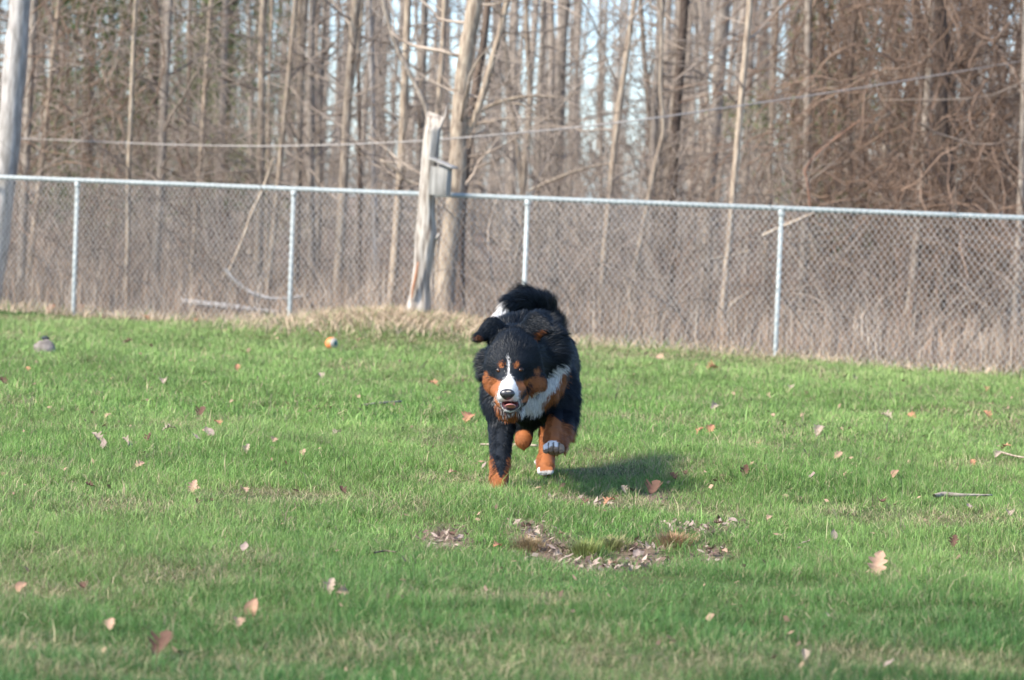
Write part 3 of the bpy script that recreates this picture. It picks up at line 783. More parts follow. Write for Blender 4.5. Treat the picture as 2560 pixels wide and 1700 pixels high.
for k, px, py, s in (
    ('tan', 612, 1241, .06), ('dark', 857, 1245, .05), ('pale', 245, 1111, .08), ('palep', 262, 1128, .07), ('pale', 319, 1124, .08), ('dark', 373, 1112, .06), ('pale', 422, 1087, .08), ('palep', 523, 1098, .09),
    ('palep', 490, 1108, .06), ('tan', 759, 1146, .05), ('tan', 349, 1178, .06), ('dark', 226, 1231, .045), ('pale', 842, 1097, .07), ('tan', 685, 1114, .06), ('pale', 410, 965, .08), ('tan', 581, 1016, .05),
    ('dark', 321, 866, .09), ('tan', 269, 1053, .05), ('orange', 545, 1071, .07), ('orange', 594, 932, .07), ('pale', 802, 952, .08), ('tan', 857, 1500, .05), ('tan', 597, 1578, .06), ('tan', 278, 1584, .05),
    ('dark', 208, 1489, .05), ('tanp', 55, 1489, .06), ('palep', 612, 1388, .05), ('dark', 533, 1267, .03), ('dark', 493, 1273, .035), ('orange', 367, 806, .11), ('orange', 488, 808, .08), ('orange', 1084, 971, .09), ('tan', 1098, 1008, .05),
    ('pale', 2216, 1055, .10), ('orange', 2278, 1052, .07), ('orange', 2468, 1051, .08), ('pale', 1785, 1030, .08), ('orange', 1774, 1089, .08), ('orange', 1747, 1090, .06), ('orange', 1895, 1119, .045), ('palep', 2029, 1205, .06),
    ('tan', 2093, 1153, .06), ('tanp', 2236, 1199, .07), ('orange', 2511, 1132, .08), ('pale', 2492, 1151, .07), ('dark', 2205, 1272, .06), ('palep', 2420, 1282, .05), ('pale', 2521, 1299, .06), ('palep', 1830, 1314, .07), ('dark', 1795, 1322, .06),
    ('palep', 2082, 1357, .055), ('palep', 2010, 1376, .05), ('tan', 1809, 1389, .04), ('dark', 1777, 1390, .08), ('orange', 1782, 931, .13), ('pale', 1975, 980, .08), ('pale', 2136, 955, .07), ('orange', 2465, 982, .07),
    ('dark', 1683, 1210, .06), ('dark', 1712, 1200, .05), ('pale', 2071, 1558, .035), ('pale', 2010, 1660, .04), ('palep', 2219, 1682, .04), ('pale', 1560, 1240, .05), ('palep', 1500, 1273, .07), ('orange', 1520, 1270, .07), ('dark', 1460, 1275, .05),
    ('pale', 1115, 1345, .07), ('palep', 1100, 1368, .06), ('dark', 1130, 1350, .05), ('orange', 1243, 1375, .05), ('pale', 1340, 1345, .06), ('dark', 1312, 1330, .05), ('pale', 1355, 1368, .08), ('palep', 1375, 1382, .06), ('pale', 1395, 1400, .05),
    ('palep', 1420, 1408, .07), ('pale', 1480, 1425, .05), ('tan', 1530, 1420, .05), ('pale', 1560, 1430, .05), ('palep', 1590, 1400, .08), ('pale', 1640, 1412, .05), ('tan', 1405, 1345, .04), ('pale', 1345, 1180, .035), ('palep', 1210, 1178, .04), ('tan', 1130, 1195, .05),
    ('orange', 2430, 1170, .05), ('tan', 2100, 1085, .05), ('tan', 1930, 1050, .05), ('tan', 2005, 1050, .05), ('dark', 10, 968, .07), ('tan', 160, 1190, .05), ('orange', 70, 935, .06), ('tan', 1920, 1310, .04), ('tan', 1650, 905, .1), ('orange', 2320, 925, .08), ('tan', 2050, 905, .08)):
    leaf(k, px, py, s * .9)

def build_litter():
    # bark crumbs and torn leaves covering the bare crescent
    n = 9000
    x = rng.uniform(-.6, 1.5, n); y = rng.uniform(9.3, 12.3, n)
    f = patch_field(x, y, [b for b in BARE]); k = rng.random(n) < f * 1.0 * (f > .25); x, y = x[k], y[k]; n = len(x)
    C = np.stack([x, y, terrain(x, y) + rng.uniform(.003, .018, n)], -1)
    a = rng.random(n) * 6.283; s = rng.uniform(.005, .019, n)
    u = np.stack([np.cos(a), np.sin(a), rng.normal(0, .5, n)], -1) * s[:, None]; v = np.stack([-np.sin(a), np.cos(a), rng.normal(.4, .5, n)], -1) * (s * rng.uniform(.2, .6, n))[:, None]
    V = np.stack([C - u, C - v, C + u * 1.1, C + v], 1).reshape(-1, 3)
    cc = np.where(rng.random(n)[:, None] < .5, np.array([.38, .29, .235]), np.array([.16, .105, .08])) * rng.uniform(.6, 1.2, n)[:, None]
    o = np_mesh('leaf_litter', V, [(4, np.arange(n)[:, None] * 4 + np.arange(4)[None])], M['litter'], cols=np.repeat(cc[:, None], 4, 1).reshape(-1, 3))
    tag(o, 'crumbled bark and torn leaves covering the bare crescent in the lawn', 'leaf litter', kind='stuff')
    n = 2400
    y = 6.8 + (fence_y(0) - 7.2) * rng.random(n) ** .8; x = rng.uniform(-1, 1, n) * (y / 5.8 + .3)
    k = fbm(x, y, .8, 5) + .12 * rng.normal(0, 1, n) > .5; x, y = x[k], y[k]; n = len(x)
    C = np.stack([x, y, terrain(x, y) + rng.uniform(.010, .030, n)], -1)
    a = rng.random(n) * 6.283; s = rng.uniform(.004, .012, n) * (1 + (y - 7) / 16)
    u = np.stack([np.cos(a), np.sin(a), rng.normal(0, .5, n)], -1) * s[:, None]; v = np.stack([-np.sin(a), np.cos(a), rng.normal(.5, .5, n)], -1) * (s * rng.uniform(.3, .8, n))[:, None]
    V = np.stack([C - u, C - v, C + u * 1.1, C + v * .8], 1).reshape(-1, 3)
    cc = np.array([.33, .22, .145]) * rng.uniform(.3, 1.3, n)[:, None]
    tag(np_mesh('leaf_crumbs', V, [(4, np.arange(n)[:, None] * 4 + np.arange(4)[None])], M['litter'], cols=np.repeat(cc[:, None], 4, 1).reshape(-1, 3)),
        'tiny tan leaf crumbs sprinkled through the whole lawn', 'leaf crumbs', kind='stuff')
    # mossy tufts standing inside the crescent
    for px, py, cl, lab, h in ((1462, 1390, (.24, .27, .08), 'yellow green grass tuft inside the bare crescent', .06), (1320, 1375, (.34, .25, .13), 'rusty straw tuft at the left of the bare crescent', .05),
                            (1682, 1365, (.36, .22, .12), 'rust brown grass tuft right of the bare crescent', .05), (1530, 1372, (.25, .25, .10), 'low olive tuft behind the bare crescent', .045)):
        p = gpt(px, py); n = 420
        a = rng.random(n) * 6.283; rad = np.abs(rng.normal(0, .034, n)); xx = p[0] + rad * np.cos(a); yy = p[1] + rad * np.sin(a)
        z = terrain(xx, yy)
        d = np.stack([np.cos(a) * rng.uniform(.2, 1.1, n), np.sin(a) * rng.uniform(.2, 1.1, n), np.ones(n)], -1) * (h * rng.uniform(.5, 1.2, n))[:, None]
        B = np.stack([xx, yy, z], -1); sd_ = np.stack([-np.sin(a), np.cos(a), 0 * a], -1) * .0013
        V = np.stack([B - sd_, B + sd_, B + d * np.array([.6, .6, .7]) + sd_ * .8, B + d * np.array([.6, .6, .7]) - sd_ * .8, B + d * np.array([1.1, 1.1, .85])], 1).reshape(-1, 3)
        i = np.arange(n)[:, None] * 5
        o = np_mesh('grass_tuft', V - p, [(4, i + np.array([[0, 1, 2, 3]])), (3, i + np.array([[3, 2, 4]]))], M['grass'],
                    cols=np.repeat((np.array(cl) * rng.uniform(.6, 1.35, n)[:, None])[:, None], 5, 1).reshape(-1, 3))
        o.location = tuple(p); tag(o, lab, 'grass tuft')
build_litter()

def stick(spec, label, mat='grey_wood', up=.032):
    P = np.array([gpt(a, b) + np.array([0, 0, up]) for a, b, _ in spec]); r = np.array([q[2] for q in spec]); loc = P[0].copy()
    P, r = smooth_line(P, r)
    o = np_mesh('stick', *tubes([(P - loc, r)], 6), M[mat]); o.location = tuple(loc); tag(o, label, 'stick')
stick([(2335, 1254, .008), (2360, 1250, .013), (2400, 1252, .007), (2480, 1252, .004)], 'pale broken stick lying in the grass at right', 'bark_grey', .024)
stick([(905, 1024, .006), (955, 1018, .008), (1003, 1014, .006)], 'grey stick lying in the lawn left of the dog', 'bark_grey', .024)
stick([(935, 1402, .003), (960, 1396, .003), (990, 1400, .002)], 'thin grey twig in the shaded grass left of the crescent', 'bark_dark', .026)
stick([(2500, 1146, .006), (2540, 1158, .005), (2600, 1165, .004)], 'thin stick at the right edge beside a whitish leaf', 'bark_tan')
stick([(1200, 1128, .006), (1290, 1129, .009), (1345, 1131, .006)], 'pale twig lying behind the raised paws of the dog', 'bark_tan')

# stone and toy ball
def lump(name, p, sx, sy, sz, mat, seed, label, cat):
    V, Fq = [], []
    nu, nv = 20, 12
    for i in range(nv + 1):
        th = math.pi * i / nv
        for j in range(nu):
            ph = 2 * math.pi * j / nu
            d = np.array([math.sin(th) * math.cos(ph), math.sin(th) * math.sin(ph), math.cos(th)])
            f = 1 + .28 * mnoise.noise(Vector(d * 1.6) + Vector((seed, 0, 0))) + .1 * mnoise.noise(Vector(d * 5))
            V.append(d * f * np.array([sx, sy, sz]))
    i = np.arange(nv)[:, None] * nu; j = np.arange(nu)[None]; j2 = (j + 1) % nu
    Fq = np.stack([i + j, i + nu + j, i + nu + j2, i + j2], -1).reshape(-1, 4)
    o = np_mesh(name, np.array(V), [(4, Fq)], mat, smooth=True); o.location = tuple(p); tag(o, label, cat); return o
p = gpt(110, 882); lump('stone', (p[0], p[1], .02), .085, .06, .075, nmat('stone', (.13, .11, .09), (.28, .24, .21), 22, bump=.5), 3, 'rough grey brown lump resting in the far left grass', 'stone')
p = gpt(112, 880); lump('dark_pebble', (p[0] + .0, p[1] + .0, .105), .028, .022, .014, nmat('pebble', (.02, .03, .03), (.05, .06, .06), 30), 8, 'small blackish pebble on top of the grey brown lump', 'pebble')
def ball():
    p = gpt(829, 853); o = empty('toy_ball', (p[0], p[1], float(terrain(p[0], p[1])) + .058))
    m1 = nmat('orange_rubber', (.62, .20, .07), (.70, .25, .09), 20, .5); m2 = nmat('grey_rubber', (.30, .29, .24), (.38, .36, .31), 20, .5)
    m3 = nmat('dark_teal', (.02, .10, .09), (.03, .13, .12), 20, .5)
    nu, nv = 28, 18; r = .048
    for nm, a0, a1, mm in (('left_half', 0, .70, m1), ('right_half', .70, .89, m2), ('end_cap', .89, 1, m3)):
        V = []
        rows = 9
        for i in range(rows + 1):
            th = math.pi * (a0 + (a1 - a0) * i / rows)
            for j in range(nu):
                ph = 2 * math.pi * j / nu
                V.append((-math.cos(th) * r, math.sin(th) * math.cos(ph) * r, math.sin(th) * math.sin(ph) * r))
        i = np.arange(rows)[:, None] * nu; j = np.arange(nu)[None]; j2 = (j + 1) % nu
        np_mesh(nm.split('_')[1] + '_shell' if 'half' in nm else nm, np.array(V), [(4, np.stack([i + j, i + j2, i + nu + j2, i + nu + j], -1).reshape(-1, 4))], mm, o, smooth=True)
    o.rotation_euler = (0, R(-8), R(-45)); tag(o, 'orange and grey toy ball lying in the far grass near the mound', 'ball')
ball()


# ------------------------------------------------------------------ the dog: one continuous body grown from blended volumes
def build_dog():
    S = 2.7025                                  # drafting grid: S units per pixel of the photograph, origin (1120, 680)
    def cp(x, y, Y): return pt(1120 + x / S, 680 + y / S, Y)
    def uv(P):                                  # point -> drafting grid (used to place the coat markings on the body)
        q = (P - np.array([0, 0, CAM_Z])) @ MR
        return (1280 + F * q[:, 0] / -q[:, 2] - 1120) * S, (850 - F * q[:, 1] / -q[:, 2] - 680) * S
    PR = []                                     # (zone, a, ra, b, rb, blend, scale)
    def cap(zone, a, ra, b=None, rb=None, k=.03, sc_=(1, 1, 1)):
        a = cp(*a); b = a if b is None else cp(*b); rb = ra if rb is None else rb
        PR.append((zone, a, ra, b, rb, k, np.array(sc_, float)))
    # trunk
    cap('body', (560, 735, 12.88), .140, (600, 705, 13.12), .138, .05)
    cap('body', (610, 700, 13.1), .135, (665, 610, 13.48), .128, .06)
    cap('body', (655, 545, 13.3), .10, (670, 560, 13.55), .10, .06)
    cap('body', (545, 560, 12.92), .105, (600, 500, 13.2), .105, .06)
    cap('belly', (560, 930, 12.92), .062, (600, 900, 13.2), .07, .06)
    cap('body', (345, 780, 12.84), .066, (350, 880, 12.82), .064, .06)      # near side shoulder
    cap('body', (745, 760, 12.90), .078, (750, 860, 12.86), .068, .06)      # other shoulder
    cap('chest', (480, 850, 12.72), .075, (560, 860, 12.78), .075, .06)
    cap('chest', (660, 790, 12.74), .060, (720, 690, 12.76), .056, .05)
    # neck and mane
    cap('mane', (520, 560, 12.78), .118, (450, 610, 12.60), .100, .06)
    cap('mane', (700, 560, 12.74), .062, (690, 470, 12.76), .066, .05)
    cap('mane', (262, 585, 12.64), .030, (268, 690, 12.62), .026, .04)
    cap('mane', (540, 390, 12.80), .055, (600, 380, 12.9), .06, .05)
    cap('mane', (395, 400, 12.74), .050, (470, 390, 12.8), .055, .05)
    # head
    cap('skull', (437, 600, 12.46), .092, (430, 640, 12.43), .090, .06)
    cap('skull', (440, 540, 12.52), .078, (455, 500, 12.64), .075, .06)
    cap('skull', (345, 585, 12.45), .045, (320, 640, 12.45), .045, .04)
    cap('skull', (535, 580, 12.47), .050, (560, 640, 12.48), .050, .04)
    cap('brow', (364, 628, 12.365), .019, None, None, .025)
    cap('brow', (462, 630, 12.365), .021, None, None, .025)
    cap('muzzle', (416, 715, 12.375), .050, (403, 808, 12.255), .033, .035)
    cap('muzzle', (362, 838, 12.265), .021, (336, 800, 12.33), .028, .02)
    cap('muzzle', (444, 836, 12.265), .022, (478, 795, 12.335), .030, .02)
    cap('cheek', (300, 745, 12.43), .034, (310, 780, 12.42), .028, .035)
    cap('cheek', (560, 760, 12.44), .044, (600, 745, 12.47), .040, .035)
    cap('jaw', (470, 850, 12.42), .042, (418, 912, 12.275), .023, .02)
    cap('jaw', (370, 860, 12.40), .036, (408, 912, 12.275), .022, .02)
    cap('throat', (395, 915, 12.50), .042, (440, 930, 12.52), .040, .04)
    cap('cavity', (418, 893, 12.19), .0075, (424, 889, 12.30), .0085, .006, (3.0, 1, 1))
    # ears: flung out while running
    cap('ear', (392, 432, 12.56), .036, (305, 385, 12.54), .040, .04, (1, .6, 1))
    cap('ear', (300, 385, 12.54), .036, (205, 445, 12.50), .019, .02, (1, .6, 1))
    cap('ear', (325, 360, 12.56), .022, (285, 345, 12.57), .014, .02, (1, .6, 1))
    cap('ear', (520, 440, 12.58), .036, (580, 358, 12.56), .046, .035, (1, .6, 1))
    cap('ear', (590, 360, 12.56), .040, (640, 375, 12.54), .030, .02, (1, .6, 1))
    cap('ear', (640, 365, 12.54), .028, (716, 392, 12.50), .008, .015, (1, .6, 1))
    # front leg planted in the grass
    cap('foreleg', (352, 900, 12.80), .060, (362, 1060, 12.78), .047, .05)
    cap('foreleg', (362, 1060, 12.78), .047, (352, 1290, 12.56), .034, .02)
    cap('foreleg', (352, 1290, 12.56), .034, (345, 1400, 12.47), .033, .02)
    cap('forepaw', (342, 1425, 12.44), .034, (342, 1447, 12.39), .034, .02)
    # front leg lifted, paw folding forward
    cap('lifted', (755, 860, 12.86), .066, (765, 975, 12.84), .054, .05)
    cap('lifted', (765, 975, 12.84), .052, (722, 1120, 12.60), .040, .025)
    cap('lifted', (722, 1120, 12.60), .039, (722, 1165, 12.52), .037, .02)
    cap('lifted', (790, 1010, 12.86), .036, (800, 1090, 12.84), .022, .03)
    cap('paw', (716, 1185, 12.49), .031, (716, 1195, 12.48), .031, .02, (1.1, 1, .85))
    for tx, ty, ty2 in ((664, 1182, 1204), (694, 1160, 1196), (732, 1160, 1197), (764, 1186, 1206)):
        cap('paw', (tx, ty, 12.445), .0155, (tx, ty2, 12.425), .0150, .0045)
    # hind legs
    cap('thigh', (560, 830, 13.45), .085, (520, 980, 13.42), .058, .05)
    cap('hind', (520, 980, 13.42), .052, (512, 1060, 13.50), .030, .02)
    cap('hind', (512, 1065, 13.50), .031, (505, 1135, 13.36), .034, .02)
    cap('hindpad', (530, 1100, 13.40), .030, (520, 1145, 13.36), .026, .02)
    cap('thigh', (735, 760, 13.45), .095, (715, 930, 13.32), .062, .05)
    cap('hind', (715, 930, 13.32), .056, (672, 1090, 13.42), .034, .03)
    cap('hind', (672, 1090, 13.42), .032, (662, 1250, 13.30), .029, .02)
    cap('hind', (662, 1262, 13.28), .034, (660, 1318, 13.20), .034, .02, (1.1, 1, 1))
    cap('hindtoe', (600, 1285, 13.27), .013, (612, 1283, 13.27), .014, .01)
    for tx in (622, 645, 672, 695):
        cap('hindtoe', (tx, 1335, 13.155), .0135, (tx, 1350, 13.13), .013, .005)
    # tail carried high and curling over
    cap('tail', (668, 470, 13.62), .058, (668, 370, 13.72), .050, .04)
    cap('tail', (668, 370, 13.72), .050, (628, 250, 13.72), .052, .03)
    cap('tail', (628, 250, 13.72), .052, (520, 195, 13.68), .046, .03)
    cap('tail', (520, 195, 13.68), .044, (430, 212, 13.64), .032, .03)
    cap('tailtip', (420, 222, 13.64), .026, (352, 290, 13.60), .010, .02)
    cap('tail', (560, 290, 13.72), .044, (490, 260, 13.7), .034, .04)
    zones = sorted({p[0] for p in PR}); zi = {z: i for i, z in enumerate(zones)}

    def sdf(P, cull=False):
        P = np.asarray(P, np.float32)
        D = np.full(len(P), .5, np.float32); Z = np.zeros(len(P), np.int16); best = np.full(len(P), 9., np.float32)
        cav = []
        for zone, a, ra, b, rb, k, s_ in PR:
            if zone == 'cavity': cav.append((a, ra, b, rb, k, s_)); continue
            if cull:
                lo = np.minimum(a - ra, b - rb) - k - .03; hi = np.maximum(a + ra, b + rb) + k + .03
                lo[:2] -= .02; hi[:2] += .02
                idx = np.nonzero(((P > lo) & (P < hi)).all(1))[0]
                Q = P[idx]
            else: idx = slice(None); Q = P
            d = cdist(Q, a, ra, b, rb, s_)
            cur = D[idx]
            h = np.clip(.5 + .5 * (cur - d) / k, 0, 1)
            D[idx] = cur * (1 - h) + d * h - k * h * (1 - h)
            bb = best[idx]; m = d < bb; bb = np.where(m, d, bb); best[idx] = bb
            zz = Z[idx]; zz = np.where(m, zi[zone], zz); Z[idx] = zz
        for a, ra, b, rb, k, s_ in cav:
            d = cdist(P, a, ra, b, rb, s_); h = np.clip(.5 - .5 * (D + d) / k, 0, 1)
            Dn = D * (1 - h) - d * h + k * h * (1 - h)
            Z = np.where(d < .004, zi['cavity'], Z) if 'cavity' in zi else Z
            D = Dn
        return D, Z
    def cdist(Q, a, ra, b, rb, s_):
        a, b, s = a.astype(np.float32), b.astype(np.float32), s_.astype(np.float32)
        pa = (Q - a) / s; ba = (b - a) / s; bb = float((ba * ba).sum())
        t = np.clip(pa @ ba / bb, 0, 1) if bb > 1e-9 else np.zeros(len(Q), np.float32)
        return (np.sqrt(((pa - t[:, None] * ba) ** 2).sum(1)) - (ra + (rb - ra) * t)) * float(min(s.min(), 1))

    # surface nets
    vs = .0058
    allp = np.array([p[1] for p in PR] + [p[3] for p in PR])
    lo = allp.min(0) - .17; hi = allp.max(0) + .17; lo[2] = -.03
    dims = np.ceil((hi - lo) / vs).astype(int)
    ax = [lo[i] + np.arange(dims[i]) * vs for i in range(3)]
    # coarse pass first, then only the bricks near the surface
    G = np.full(tuple(dims), .1, np.float32); ZG = np.zeros(tuple(dims), np.int16)
    B = 12
    for bx in range(0, dims[0], B):
        bxs = ax[0][bx:bx + B]
        for by in range(0, dims[1], B):
            bys = ax[1][by:by + B]
            cz = np.arange(0, dims[2], B)
            cen = np.array([[bxs.mean(), bys.mean(), ax[2][z:z + B].mean()] for z in cz])
            dc, _ = sdf(cen)
            for z, d_ in zip(cz, dc):
                if abs(d_) > B * vs * 1.05 + .035:
                    G[bx:bx + B, by:by + B, z:z + B] = .1 if d_ > 0 else -.1
                    continue
                g = np.stack(np.meshgrid(bxs, bys, ax[2][z:z + B], indexing='ij'), -1).reshape(-1, 3)
                d, zz = sdf(g)
                shp = (len(bxs), len(bys), len(ax[2][z:z + B]))
                G[bx:bx + B, by:by + B, z:z + B] = d.reshape(shp); ZG[bx:bx + B, by:by + B, z:z + B] = zz.reshape(shp)
    ins = G < 0
    c8 = [(i, j, k) for i in (0, 1) for j in (0, 1) for k in (0, 1)]
    n0, n1, n2 = dims - 1
    sub = lambda A, o: A[o[0]:o[0] + n0, o[1]:o[1] + n1, o[2]:o[2] + n2]
    cnt = sum(sub(ins, o).astype(np.int8) for o in c8)
    act = (cnt > 0) & (cnt < 8)
    ids = -np.ones(act.shape, np.int64); A_ = np.argwhere(act); ids[act] = np.arange(len(A_))
    vals = np.stack([sub(G, o)[act] for o in c8], 1)
    acc = np.zeros((len(A_), 3)); wn = np.zeros(len(A_))
    for i in range(8):
        for j in range(i + 1, 8):
            if sum(abs(c8[i][q] - c8[j][q]) for q in range(3)) != 1: continue
            a, b = vals[:, i], vals[:, j]; m = (a < 0) != (b < 0)
            t = np.where(m, a / np.where(m, a - b, 1), 0)
            p = np.array(c8[i])[None] + t[:, None] * (np.array(c8[j]) - np.array(c8[i]))[None]
            acc[m] += p[m]; wn[m] += 1
    V = lo + (A_ + acc / wn[:, None]) * vs
    Fs = []
    for axis in range(3):
        o = [0, 0, 0]; o[axis] = 1
        a = ins[:dims[0] - o[0], :dims[1] - o[1], :dims[2] - o[2]]; b = ins[o[0]:, o[1]:, o[2]:]
        E = np.argwhere(a != b)
        u, v = (axis + 1) % 3, (axis + 2) % 3
        E = E[(E[:, u] > 0) & (E[:, v] > 0) & (E < np.array([n0, n1, n2])).all(1)]
        du = np.zeros(3, int); du[u] = 1; dv = np.zeros(3, int); dv[v] = 1
        q = [ids[tuple((E - x).T)] for x in (du * 0, du, du + dv, dv)]
        q = np.stack(q, 1); fl = a[tuple(E.T)]
        q[~fl] = q[~fl][:, ::-1]; Fs.append(q)
    Fq = np.concatenate(Fs); Fq = Fq[(Fq >= 0).all(1)]
    for _ in range(2):                           # relax
        s = np.zeros_like(V); c = np.zeros(len(V))
        for i in range(4):
            j = (i + 1) % 4
            np.add.at(s, Fq[:, i], V[Fq[:, j]]); np.add.at(c, Fq[:, i], 1)
            np.add.at(s, Fq[:, j], V[Fq[:, i]]); np.add.at(c, Fq[:, j], 1)
        V = V * .5 + .5 * s / c[:, None]

    # ---- coat markings and painted shade between the toes
    inv_zone = {v: k for k, v in zi.items()}
    def inpoly(x, y, poly):
        r = np.zeros(len(x), bool); n = len(poly)
        for i in range(n):
            x1, y1 = poly[i]; x2, y2 = poly[(i + 1) % n]
            if y1 == y2: continue
            c = ((y1 > y) != (y2 > y)) & (x < (x2 - x1) * (y - y1) / (y2 - y1) + x1); r ^= c
        return r
    def ell(x, y, cx, cy, rx, ry): return ((x - cx) / rx) ** 2 + ((y - cy) / ry) ** 2 < 1
    BLACK, RUST, DRUST, WHITE = np.array([.006, .009, .013]), np.array([.29, .100, .032]), np.array([.18, .062, .022]), np.array([.72, .70, .67])
    def paint(P, Z, jit=0.):
        x, y = uv(P); x = x + rng.normal(0, 1, len(x)) * jit; y = y + rng.normal(0, 1, len(x)) * jit
        Yd = P[:, 1]; nm = lambda *a: np.isin(Z, [zi[q] for q in a if q in zi])
        C = np.tile(BLACK, (len(P), 1))
        head = nm('skull', 'brow', 'muzzle', 'cheek', 'jaw', 'throat', 'cavity') & (Yd < 12.56)
        body = ~nm('skull', 'brow', 'muzzle', 'cheek', 'jaw', 'ear', 'cavity', 'tail', 'tailtip', 'hind', 'thigh') & (Yd < 12.98)
        # breast
        C[body & inpoly(x, y, [(795, 640), (800, 760), (745, 850), (700, 880), (650, 905), (560, 940), (600, 840), (690, 790), (740, 700)])] = RUST
        C[body & inpoly(x, y, [(775, 600), (700, 655), (655, 715), (640, 790), (560, 830), (440, 870), (450, 940), (540, 958), (632, 955), (640, 880), (695, 820), (745, 745), (778, 660)])] = WHITE
        # fore legs
        fl = nm('foreleg', 'forepaw')
        edge = 1150 + 25 * np.sin(x * .05) + (rng.normal(0, 22, len(x)) if jit else 0)
        C[fl & (y > edge) & (Yd < 13)] = RUST
        C[fl & inpoly(x, y, [(268, 1050), (285, 1190), (316, 1290), (340, 1370), (358, 1396), (376, 1370), (392, 1270), (415, 1190), (470, 1050), (470, 1000), (268, 1000)]) & (Yd < 12.95)] = BLACK
        lf = nm('lifted', 'paw')
        C[lf & inpoly(x, y, [(690, 945), (730, 985), (790, 1030), (850, 1050), (860, 1130), (810, 1260), (620, 1260), (630, 1180), (652, 1060)])] = RUST
        C[lf & inpoly(x, y, [(640, 1000), (652, 1100), (640, 1110), (625, 1020)])] = BLACK
        C[nm('paw')] = RUST
        pw = nm('paw') & (Yd < 12.475)
        C[pw & (y > 1150)] = np.array([.27, .19, .125])
        C[pw & inpoly(x, y, [(650, 1200), (640, 1175), (668, 1146), (700, 1138), (730, 1140), (752, 1160), (745, 1182), (700, 1176), (672, 1192)])] = WHITE * .8
        C[pw & (y > 1152) & (np.minimum(np.minimum(np.abs(x - 679), np.abs(x - 713)), np.abs(x - 750)) < 5)] = np.array([.07, .05, .035])  # shade in the gaps between the toes, painted as dark lines
        C[nm('hind') & (y > 1040)] = RUST
        C[nm('hindpad')] = DRUST; C[nm('hindpad') & (x > 548)] = np.array([.03, .025, .025])
        C[nm('hindtoe') & ((y > 1342) | (x < 620))] = WHITE * .8; C[nm('hindtoe') & (y <= 1342) & (x >= 620)] = RUST
        C[nm('thigh') & (y > 905) & (x > 600)] = BLACK
        C[nm('tailtip')] = WHITE * .95
        C[nm('tail') & (x < 405) & (y > 190)] = WHITE * .8
        # face
        C[head & inpoly(x, y, [(240, 720), (262, 700), (300, 712), (345, 735), (365, 745), (350, 830), (330, 890), (290, 850), (250, 790)])] = RUST
        C[head & inpoly(x, y, [(440, 738), (500, 738), (560, 715), (600, 695), (650, 720), (665, 790), (640, 840), (560, 870), (500, 885), (465, 860)])] = RUST
        C[head & inpoly(x, y, [(560, 790), (660, 770), (650, 860), (540, 870)])] = DRUST
        C[head & ell(x, y, 598, 672, 22, 20)] = RUST
        C[head & ell(x, y, 258, 690, 12, 16)] = RUST
        C[(nm('throat', 'chest', 'belly', 'mane', 'foreleg', 'body') & (Yd < 12.8) | head) & inpoly(x, y, [(318, 860), (345, 880), (362, 945), (410, 958), (470, 940), (480, 960), (455, 995), (390, 1000), (340, 960)])] = RUST
        C[head & inpoly(x, y, [(480, 855), (600, 810), (640, 800), (640, 860), (600, 900), (500, 930), (478, 905)]) & nm('throat', 'cheek')] = WHITE * .9
        C[head & ell(x, y, 361, 632, 16, 16)] = RUST
        C[head & ell(x, y, 460, 633, 16, 19)] = RUST
        C[head & inpoly(x, y, [(408, 555), (413, 600), (414, 650), (416, 688), (432, 712), (455, 740), (470, 775), (477, 810), (474, 850), (465, 880), (420, 878), (372, 884), (338, 874), (328, 850), (338, 810), (348, 775), (366, 745), (392, 716), (403, 688), (405, 650), (404, 600)])] = WHITE
        C[head & inpoly(x, y, [(548, 745), (566, 758), (542, 815), (510, 858), (482, 880), (468, 868), (498, 826), (530, 780)])] = np.array([.02, .016, .02])
        lj = head & inpoly(x, y, [(358, 872), (480, 866), (492, 905), (462, 940), (420, 950), (378, 938), (358, 905)])
        C[lj] = WHITE * .85
        C[lj & ell(x, y, 422, 898, 62, 41)] = np.array([.045, .025, .032])
        C[nm('cavity') | (head & ell(x, y, 420, 891, 44, 17))] = np.array([.13, .03, .03])
        e = nm('ear')
        C[e & inpoly(x, y, [(193, 424), (222, 432), (262, 478), (264, 505), (232, 472), (203, 450)])] = DRUST
        C[e & inpoly(x, y, [(560, 440), (600, 405), (655, 388), (640, 412), (600, 440), (580, 470)])] = DRUST
        return C
    Dv, Zv = sdf(V)
    # zone of the cavity is marked by distance to it
    base = np.array([float(V[:, 0].mean()), 13.0, 0.0])
    dog = empty('dog', tuple(base))
    tag(dog, 'large black, rust and white long haired dog running toward the camera across the lawn', 'dog')
    body_o = np_mesh('body', V - base, [(4, Fq)], attr_mat('dog_skin', .75, 0, .25), dog, cols=paint(V, Zv), smooth=True)
    body_o.data.polygons.foreach_get
    # vertex normals from the field
    def grad(P):
        e = .004; g = np.stack([sdf(P + np.eye(3)[i] * e)[0] - sdf(P - np.eye(3)[i] * e)[0] for i in range(3)], 1)
        return g / (np.linalg.norm(g, axis=1, keepdims=True) + 1e-9)
    # ---- fur
    tri = np.concatenate([Fq[:, [0, 1, 2]], Fq[:, [0, 2, 3]]])
    ar = np.linalg.norm(np.cross(V[tri[:, 1]] - V[tri[:, 0]], V[tri[:, 2]] - V[tri[:, 0]]), axis=1)
    HL = dict(body=.034, belly=.040, chest=.023, mane=.044, skull=.013, brow=.009, muzzle=.008, cheek=.018, jaw=.007, throat=.026, ear=.019, foreleg=.022, forepaw=.012, lifted=.020,
              paw=.0065, thigh=.034, hind=.014, hindpad=.007, hindtoe=.006, tail=.055, tailtip=.060, cavity=0)
    DENS = dict(muzzle=3., skull=2.4, brow=3, cheek=2.0, jaw=2., paw=2.4, hindtoe=2, hind=1.5, forepaw=1.6, foreleg=1.3, lifted=1.4, ear=1.6)
    zt = Zv[tri[:, 0]]
